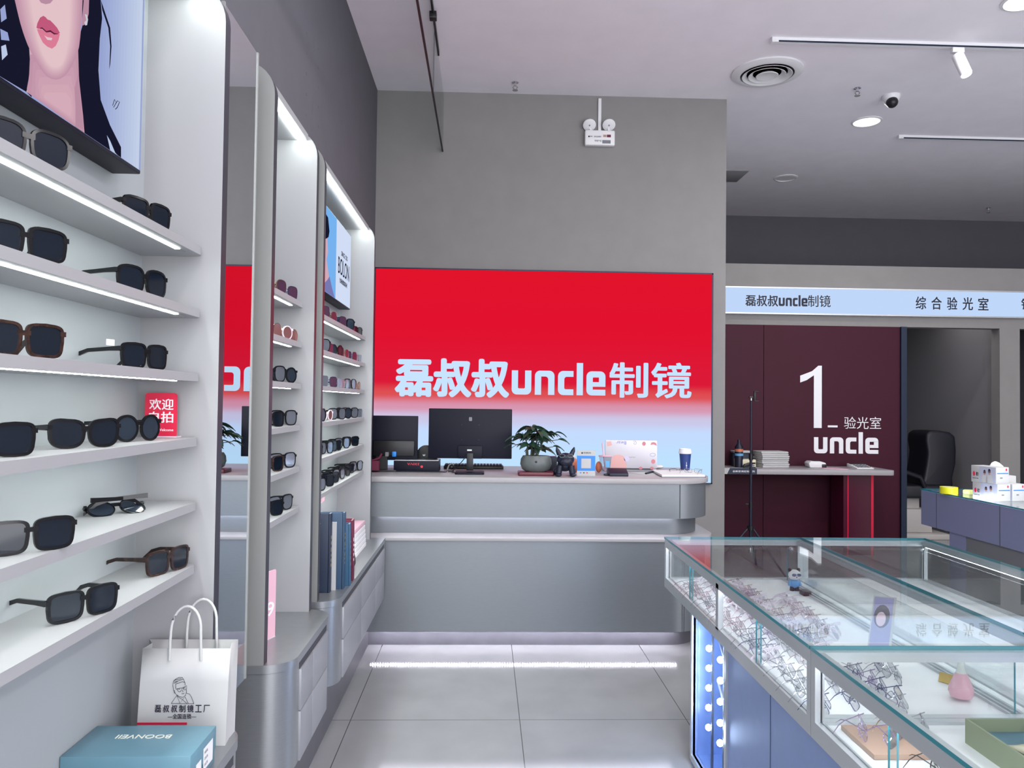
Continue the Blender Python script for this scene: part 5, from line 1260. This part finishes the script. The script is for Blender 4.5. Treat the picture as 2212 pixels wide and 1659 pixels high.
# vase with flowers
p = ind(2090, 1520)
vs_ = thing('bud_vase', 'pink bottle vase with white flowers in the near showcase', 'vase', (p.x, p.y+.03, ZD))
c = Vector((p.x, p.y+.03, ZD+.0085))
MB().lathe([(.022, 0), (.036, .004), (.043, .022), (.040, .04), (.028, .07), (.0185, .09), (.0182, .0905)], c, 32).build('body', 'vase_pink', vs_)
MB().lathe([(.0182, .0905), (.0125, .108), (.0105, .13), (.0125, .137), (.0105, .137), (.009, .125), (.002, .12)], c, 32).build('neck', 'vase_white', vs_)
r8 = random.Random(8); fl = MB()
for i in range(12): fl.ball(c+Vector((r8.uniform(-.022, .012), r8.uniform(-.012, .012), .15+r8.uniform(0, .026))), .007, 8)
fl.build('blossoms', 'flower_white', vs_)
sg = MB()
for i in range(16):
    b0 = c+Vector((.004, 0, .135)); t_ = c+Vector((r8.uniform(.0, .075), r8.uniform(-.03, .02), .15+r8.uniform(0, .03)))
    sg.tube([b0, (b0+t_)/2+Vector((0, 0, .006)), t_], [.001, .0016, .0006], 5)
    for k in range(3):
        q_ = b0.lerp(t_, .4+.25*k); sg.tube([q_, q_+Vector((.012, r8.uniform(-.008, .008), r8.uniform(-.012, .014)))], [.0014, .0005], 4)
sg.build('sprigs', 'leaf', vs_); vs_.scale = (.8, .8, .8)
p = ind(2050, 1478)
solo(MB().box(-.03, .03, -.004, .004, 0, .03).xf(Matrix.Translation((p.x, p.y, ZD)) @ Matrix.Rotation(-.9, 4, 'Z') @ Matrix.Rotation(-.4, 4, 'X')), 'name_plate', 'gold', 'small gold plate beside the pink vase', 'plate')
# green box with cloth
gx0, gy1 = ind(2098, 1580, ZD).x, ind(2100, 1600).y
gbx = thing('case_box', 'open olive green box with a cream cloth in the near showcase', 'box', (gx0+.1, gy1-.12, ZD))
GX0, GX1, GY0, GY1, GH_ = 1.245, 1.455, 1.66, 1.955, .062
m = MB(); tt_ = .006
m.box(GX0, GX1, GY0, GY1, ZD, ZD+.006).box(GX0, GX0+tt_, GY0, GY1, ZD+.006, ZD+GH_).box(GX1-tt_, GX1, GY0, GY1, ZD+.006, ZD+GH_).box(GX0+tt_, GX1-tt_, GY0, GY0+tt_, ZD+.006, ZD+GH_).box(GX0+tt_, GX1-tt_, GY1-tt_, GY1, ZD+.006, ZD+GH_)
m.build('tray', 'green_box', gbx); MB().box(GX0+tt_, GX1-tt_, GY0+tt_, GY1-tt_, ZD+.0061, ZD+.03).build('lining', 'teal_inside', gbx)
m = MB(); v = []
for j in range(7):
    for i in range(9): v.append((GX0+.04+i*.018, GY0+.02+j*.032, ZD+.036+.022*math.sin(i*.7+.5)*math.sin(j*.5+.4)))
m.add(v, [(j*9+i, j*9+i+1, (j+1)*9+i+1, (j+1)*9+i) for j in range(6) for i in range(8)])
clo = solo(m, 'cleaning_cloth', 'cream_cloth', 'folded cream cloth inside the open olive green box', 'cloth'); clo.modifiers.new('thickness', 'SOLIDIFY').thickness = .003
# tan tray
tq = [ind(1790, 1572), ind(1966, 1578), ind(2033, 1632), ind(1858, 1645)]
tan_x0, tan_x1 = .958, 1.155; tan_y0, tan_y1 = 1.86, 2.035
solo(MB().box(tan_x0, tan_x1, tan_y0, tan_y1, ZD, ZD+.014), 'display_tray', 'tan_tray', 'tan wooden display tray with purple eyeglasses in the near showcase', 'tray', bevel=.002)
p = ind(2190, 1650)
bk = thing('gold_case', 'small gold and black case at the bottom right corner', 'case', (p.x, p.y, ZD))
MB().box(p.x-.03, p.x+.05, p.y-.04, p.y+.02, ZD, ZD+.02).build('body', 'gold', bk, bevel=.003); MB().box(p.x-.02, p.x+.005, p.y-.035, p.y+.012, ZD+.0201, ZD+.022).build('panel', 'black_plastic', bk)

# ================================================================== eyewear
def outline(shape, w, h, n=28):
    out = []
    for i in range(n):
        t = 2*PI*i/n; c, s = math.cos(t), math.sin(t)
        e = {'square': 4.5, 'rect': 4.5, 'round': 2.0, 'cat': 2.8, 'aviator': 2.6, 'big': 3.2, 'oval': 2.2}[shape]
        x = w/2*math.copysign(abs(c)**(2/e), c); z = h/2*math.copysign(abs(s)**(2/e), s)
        k = z/(h/2)
        if shape in ('square', 'big', 'aviator'): x *= 1+.07*k
        if shape == 'cat': z += .006*max(0, x/(w/2))*(k > -.3); x *= 1+.08*k
        if shape == 'aviator' and z < 0: x += .003*abs(k); z *= 1.1
        out.append((x, z))
    return out
def eyewear(name, shape, w, h, rim, fm, lm, thick=.004, fold=0.0, tilt=0.0, bridge=.018, tm=None, tl=.138, sub=None):
    """local frame: front faces -y, rests on z = 0, temples run to +y"""
    t = thing(name, None, None)
    ol = outline(shape, w, h); n = len(ol); lo = min(z for x, z in ol)
    zc = -lo+rim; cx = w/2+bridge/2
    rx = Matrix.Translation((0, 0, 0)) @ Matrix.Rotation(tilt, 4, 'X')
    curve = lambda x: 1.1*x*x
    fr = MB()
    for s in (-1, 1):
        v = []
        for d, kk in ((-thick/2, 0), (-thick/2, 1), (thick/2, 1), (thick/2, 0)):
            for x, z in ol:
                L = math.hypot(x, z); q_ = (1+rim/L) if kk else 1
                X_ = s*(x*q_+cx); v.append((X_, d+curve(X_), zc+z*q_))
        fr.add(v, [(r*n+i, r*n+(i+1) % n, ((r+1) % 4)*n+(i+1) % n, ((r+1) % 4)*n+i) for r in range(4) for i in range(n)])
    zb = zc+h*.14; bh = max(rim*.9, .0015)
    if rim > .002:
        fr.box(-bridge/2-rim*.4, bridge/2+rim*.4, -thick/2, thick/2, zb, zb+h*.17)
        for s in (-1, 1):
            xo = s*(cx+w/2); fr.box(xo-s*.001, xo+s*(rim+.003), curve(xo)-thick/2, curve(xo)+thick/2+.005, zc+h*.2, zc+h*.38)
    else:
        fr.tube([(-bridge/2-.001, 0, zb), (0, -.002, zb+.004), (bridge/2+.001, 0, zb)], .0011, 6)
        for s in (-1, 1):
            xo = s*(cx+w/2); fr.tube([(xo, curve(xo), zc+h*.25), (xo+s*.004, curve(xo)+.004, zc+h*.25)], .0014, 6)
            fr.ball((s*.0075, .006, zc-h*.05), .0032, 8, sc=(.5, .6, 1.3))
    fr.xf(rx).build('front_frame', fm, t, origin=(0, 0, 0))
    for s in (-1, 1):
        v = [(s*(x*1.01+cx), curve(s*(x+cx))+d, zc+z*1.01) for d in (-.0007, .0007) for x, z in ol]
        MB().add(v, [tuple(range(n))[::-1], tuple(range(n, 2*n))]+[(i, (i+1) % n, n+(i+1) % n, n+i) for i in range(n)]).xf(rx).build('lens', lm, t, origin=(0, 0, 0))
    hx = cx+w/2+(rim if rim > .002 else .003); hz = zc+h*.28; hy = curve(hx)+.003
    thin = rim <= .002
    for s in (-1, 1):
        prof = [(0, 0, 1), (.03, -.001, .8), (tl*.62, -.004, .75), (tl*.8, -.012, .8), (tl, -.034, .55)]
        tw, th = (.0009, .0026) if thin else (.0026, .0115)
        v = []
        ca, sa = math.cos(fold), math.sin(fold)
        for (y, dz, k) in prof:
            for a, b in ((-1, -1), (1, -1), (1, 1), (-1, 1)):
                lx, ly = a*tw, y
                v.append((s*(hx+(lx*ca-ly*sa)), hy+.003*0+(lx*sa+ly*ca)+(s*.002 if fold > .5 else 0), max(.0006, hz+dz*min(1, hz/.034)+b*th*k*.5)))
        m = len(prof)
        f = [(r*4+i, r*4+(i+1) % 4, (r+1)*4+(i+1) % 4, (r+1)*4+i) for r in range(m-1) for i in range(4)]+[(3, 2, 1, 0), tuple(range((m-1)*4, m*4))]
        mt = MB().add(v, f)
        if tilt: mt.xf(Matrix.Translation((0, hy, 0)) @ Matrix.Rotation(0, 4, 'X') @ Matrix.Translation((0, -hy, 0)))
        if thin and not sub:
            mt.add([], []); o_ = mt.build('temple', [tm or fm, 'acetate_black'], t, origin=(0, 0, 0))
            for i, p in enumerate(o_.data.polygons):
                if min(abs(o_.data.vertices[k].co.y) for k in p.vertices) > tl*.55 and not fold: p.material_index = 1
        else: o_ = mt.build('temple', tm or fm, t, origin=(0, 0, 0))
    return t
PROTO = {
    'black square': ('square', .06, .049, .0058, 'acetate_black', 'lens_dark'),
    'black wide': ('big', .065, .055, .0055, 'acetate_black', 'lens_dark'),
    'black round': ('round', .055, .053, .0055, 'acetate_black', 'lens_grey'),
    'black cat-eye': ('cat', .06, .048, .006, 'acetate_black', 'lens_dark'),
    'tortoiseshell square': ('square', .06, .05, .0058, 'tortoise', 'lens_dark'),
    'black and grey': ('big', .061, .054, .0045, 'acetate_black', 'lens_silver'),
    'gold aviator': ('aviator', .058, .05, .0015, 'metal_gold', 'lens_mauve'),
    'gold round': ('round', .052, .05, .0015, 'metal_gold', 'lens_rose'),
    'silver square': ('square', .055, .05, .0015, 'metal_silver', 'lens_silver'),
    'dark metal': ('big', .056, .052, .0018, 'metal_navy', 'lens_mauve'),
    'clear pink': ('round', .052, .048, .0035, 'clear_acetate', 'lens_rose'),
}
protos = {}; used_once = set()
def get(key):
    if key not in protos:
        a = PROTO[key]; protos[key] = eyewear('sunglasses', *a, thick=.0055 if a[3] > .002 else .003)
        return protos[key]
    return copy_tree(protos[key])
def put_sun(key, x, y, z, face, label, group):
    o = get(key); o.location = (x, y, z); o.rotation_euler = (0, 0, face); tag(o, label, 'sunglasses', group); return o
R = math.radians
G1 = 'sunglasses on the shelves of the near unit'
# (style, px, py of the front's lower middle, shelf, facing degrees, wording)
near = [('black wide', 60, 318, 0, 62, 'wide black sunglasses on the top shelf below the woman poster'),
        ('black square', 322, 470, 0, 72, 'black square sunglasses at the far end of the top shelf of the near unit'),
        ('black square', 55, 548, 1, 60, 'black sunglasses cut by the left edge on the second shelf of the near unit'),
        ('black wide', 312, 632, 1, 74, 'black sunglasses at the far end of the second shelf of the near unit'),
        ('tortoiseshell square', 50, 766, 2, 62, 'tortoiseshell square sunglasses at the left of the third shelf of the near unit'),
        ('black square', 316, 792, 2, 74, 'black square sunglasses with clear price tag on the near unit third shelf'),
        ('black cat-eye', 186, 968, 3, 60, 'cat-eye sunglasses in the middle of the fourth shelf of the near unit'),
        ('black round', 300, 950, 3, 70, 'rounded black sunglasses in front of the red welcome card'),
        ('black square', -22, 985, 3, 58, 'dark sunglasses cut by the left edge on the fourth shelf of the near unit'),
        ('black square', 66, 1203, 4, 52, 'large black square sunglasses at the left of the fifth shelf of the near unit'),
        ('black square', 183, 1345, 5, 62, 'black square sunglasses with long temple on the lowest shelf of the near unit'),
        ('tortoiseshell square', 366, 1243, 5, 72, 'dark tortoiseshell sunglasses at the far end of the lowest shelf of the near unit')]
for key, px, py, s, deg, lab in near:
    p = at(px, py, 'X', -.795) if s < 3 else at(px, py, 'Z', SHZ[s])
    x = max(-.82, min(-.79, p.x)); y = p.y if s < 3 else at(px, py, 'X', x).y
    o = put_sun(key, x, y, SHZ[s], R(deg), lab, G1)
    if 'price tag' in lab:
        MB().box(-.07, -.045, .05, .0515, .052, .066).build('price_tag', 'clear_acetate', o, origin=(0, 0, 0))
# folded pair lying upside down on the fifth shelf
fo = eyewear('sunglasses', 'round', .054, .046, .003, 'acetate_black', 'lens_grey', fold=1.4, tilt=-.95)
p = at(262, 1112, 'Z', SHZ[4]); fo.location = (p.x, p.y, SHZ[4]); fo.rotation_euler = (0, 0, R(50)); tag(fo, 'folded dark sunglasses leaning back on the fifth shelf of the near unit', 'sunglasses', G1)
ORD = ['top', 'second', 'third', 'fourth', 'fifth', 'lowest']
NTH = ['nearest', 'second nearest', 'third nearest', 'fourth nearest', 'fifth nearest', 'sixth nearest', 'seventh nearest']
# middle unit
mid = [['gold aviator', 'dark metal'], ['gold round', 'clear pink', 'gold round'], ['black and grey', 'black round'], ['black square', 'black and grey'], ['tortoiseshell square', 'black and grey'], ['black square', 'black and grey']]
for s, keys in enumerate(mid):
    ys = [2.93, 3.10] if len(keys) == 2 else [2.90, 3.03, 3.15]
    if s == 5: ys = [2.92, 3.08]
    for i, key in enumerate(keys):
        put_sun(key, -.80, ys[i]+.0, SHZ[s], R(66+random.uniform(-6, 8)), f'{key} sunglasses, {NTH[i]} on the {ORD[s]} shelf of the middle unit', 'sunglasses on the shelves of the middle unit')
# corner unit
farr = [['dark metal', 'gold aviator', 'dark metal', 'black wide', 'dark metal', 'black square'],
        ['black and grey', 'dark metal', 'black round', 'gold aviator', 'dark metal', 'silver square'],
        ['silver square', 'dark metal', 'silver square', 'silver square', 'black and grey', 'gold round'],
        ['black round', 'clear pink', 'black and grey', 'black round', 'black and grey', 'silver square'],
        ['black square', 'black and grey', 'black square', 'black and grey', 'black square'],
        ['black and grey', 'black square', 'black square', 'black and grey', 'black square', 'black square', 'black and grey']]
for s, keys in enumerate(farr):
    n = len(keys); y0, y1 = 3.74, (4.84 if s != 4 else 4.62); dy = (y1-y0)/(n-1)
    for i, key in enumerate(keys):
        put_sun(key, -.80+random.uniform(-.006, .006), y0+dy*i+random.uniform(-.012, .012), SHZ[s], R(70+random.uniform(-14, 14)), f'{key} sunglasses, {NTH[i]} on the {ORD[s]} shelf of the corner unit', 'sunglasses on the shelves of the corner unit')

# clear eyeglasses displayed in the showcases
EYE = {
    'rose': ('round', .046, .042, .0012, 'metal_rose', 'clear_lens'), 'pink': ('oval', .048, .04, .0013, 'metal_pink', 'clear_lens'),
    'purple': ('rect', .05, .036, .0012, 'metal_purple', 'clear_lens'), 'silver': ('rect', .05, .034, .0012, 'metal_silver', 'clear_lens'),
    'dark blue': ('rect', .05, .036, .0012, 'metal_navy', 'clear_lens'), 'gold': ('round', .046, .042, .0012, 'metal_gold', 'clear_lens'),
    'black': ('rect', .051, .035, .0016, 'acetate_black', 'clear_lens'), 'clear': ('big', .05, .042, .003, 'clear_acetate', 'clear_lens')}
ep = {}
def put_eye(key, x, y, z, face, label, group, fold=.95):
    k = (key, fold)
    if k not in ep: ep[k] = o = eyewear('eyeglasses', *EYE[key], thick=.0022, fold=fold, tilt=-.55, tl=.125, sub='x')
    else: o = copy_tree(ep[k])
    o.location = (x, y, z); o.rotation_euler = (0, 0, face); tag(o, label, 'eyeglasses', group); return o
ud = Vector((.57, .82, 0)); vd = Vector((.82, -.57, 0))
ROW = ['first', 'second', 'third', 'fourth', 'fifth', 'sixth', 'seventh', 'eighth', 'ninth', 'tenth', 'eleventh', 'twelfth', 'thirteenth', 'fourteenth', 'fifteenth', 'sixteenth', 'seventeenth', 'eighteenth', 'nineteenth', 'twentieth', 'twenty-first', 'twenty-second', 'twenty-third', 'twenty-fourth', 'twenty-fifth', 'twenty-sixth']
COLN = ['by the aisle glass', 'left of centre', 'right of centre', 'by the inner rail']
face = math.atan2(ud.y, ud.x)
def fill(x0, x1, ya, yb, nrow, xs, keys, where, group, z, skip):
    for r in range(nrow):
        y = yb-(yb-ya)*(r+.5)/nrow
        for c, x in enumerate(xs):
            xx = x+random.uniform(-.008, .008); yy = y+(x-xs[0])*.25*0+random.uniform(-.008, .008)+(c % 2)*.03
            if skip(xx, yy): continue
            key = random.choice(keys(yy))
            put_eye(key, xx, yy, z, face+random.uniform(-.15, .15), f'{key} eyeglasses {COLN[c]}, {where} showcase, {ROW[r]} row from far end', group)
pin = ['rose', 'pink', 'rose', 'clear', 'purple', 'silver']; cool = ['purple', 'silver', 'dark blue', 'silver', 'rose', 'clear']
cold = ['silver', 'dark blue', 'silver', 'silver', 'dark blue', 'purple']
fill(.95, 1.45, 2.13, 3.64, 23, (.985, 1.10, 1.215, 1.33), lambda y: pin if y > 2.85 else (cool if y > 2.5 else cold), 'far', 'eyeglasses in the far showcase', ZD, lambda x, y: (x > 1.28 and (y > 3.36 or 2.6 < y < 2.82)) or (x > 1.3 and y < 2.38))
for i, (key, x, y, z, lab) in enumerate((('purple', 1.0, 1.975, ZD+.014, 'purple eyeglasses at the aisle end of the tan tray'), ('purple', 1.055, 1.925, ZD+.014, 'purple eyeglasses in the middle of the tan tray'),
        ('gold', 1.11, 1.99, ZD+.014, 'thin gold eyeglasses at the far corner of the tan tray'), ('silver', 1.19, 2.02, ZD, 'silver eyeglasses between tan tray and green box'), ('black', 1.09, 1.80, ZD, 'dark eyeglasses in front of the tan tray'))):
    put_eye(key, x, y, z, face+random.uniform(-.2, .2), lab, 'eyeglasses in the near showcase')
gk = [('dark blue', 1542, 1016, 'dark framed eyeglasses behind the open notebook on the counter'), ('silver', 1490, 1014, 'thin framed eyeglasses lying on the open notebook')]
for key, px, py, lab in gk:
    p = at(1450 if key == 'dark blue' else 1490, py, 'Z', CT); p = Vector((1.40 if key == 'dark blue' else 1.47, 5.52 if key == 'dark blue' else 5.36, CT if key == 'dark blue' else CT+.0165))
    o = put_eye('black' if key == 'dark blue' else 'silver', p.x, p.y, p.z, R(170 if key == 'dark blue' else 150), lab, None, fold=.0)
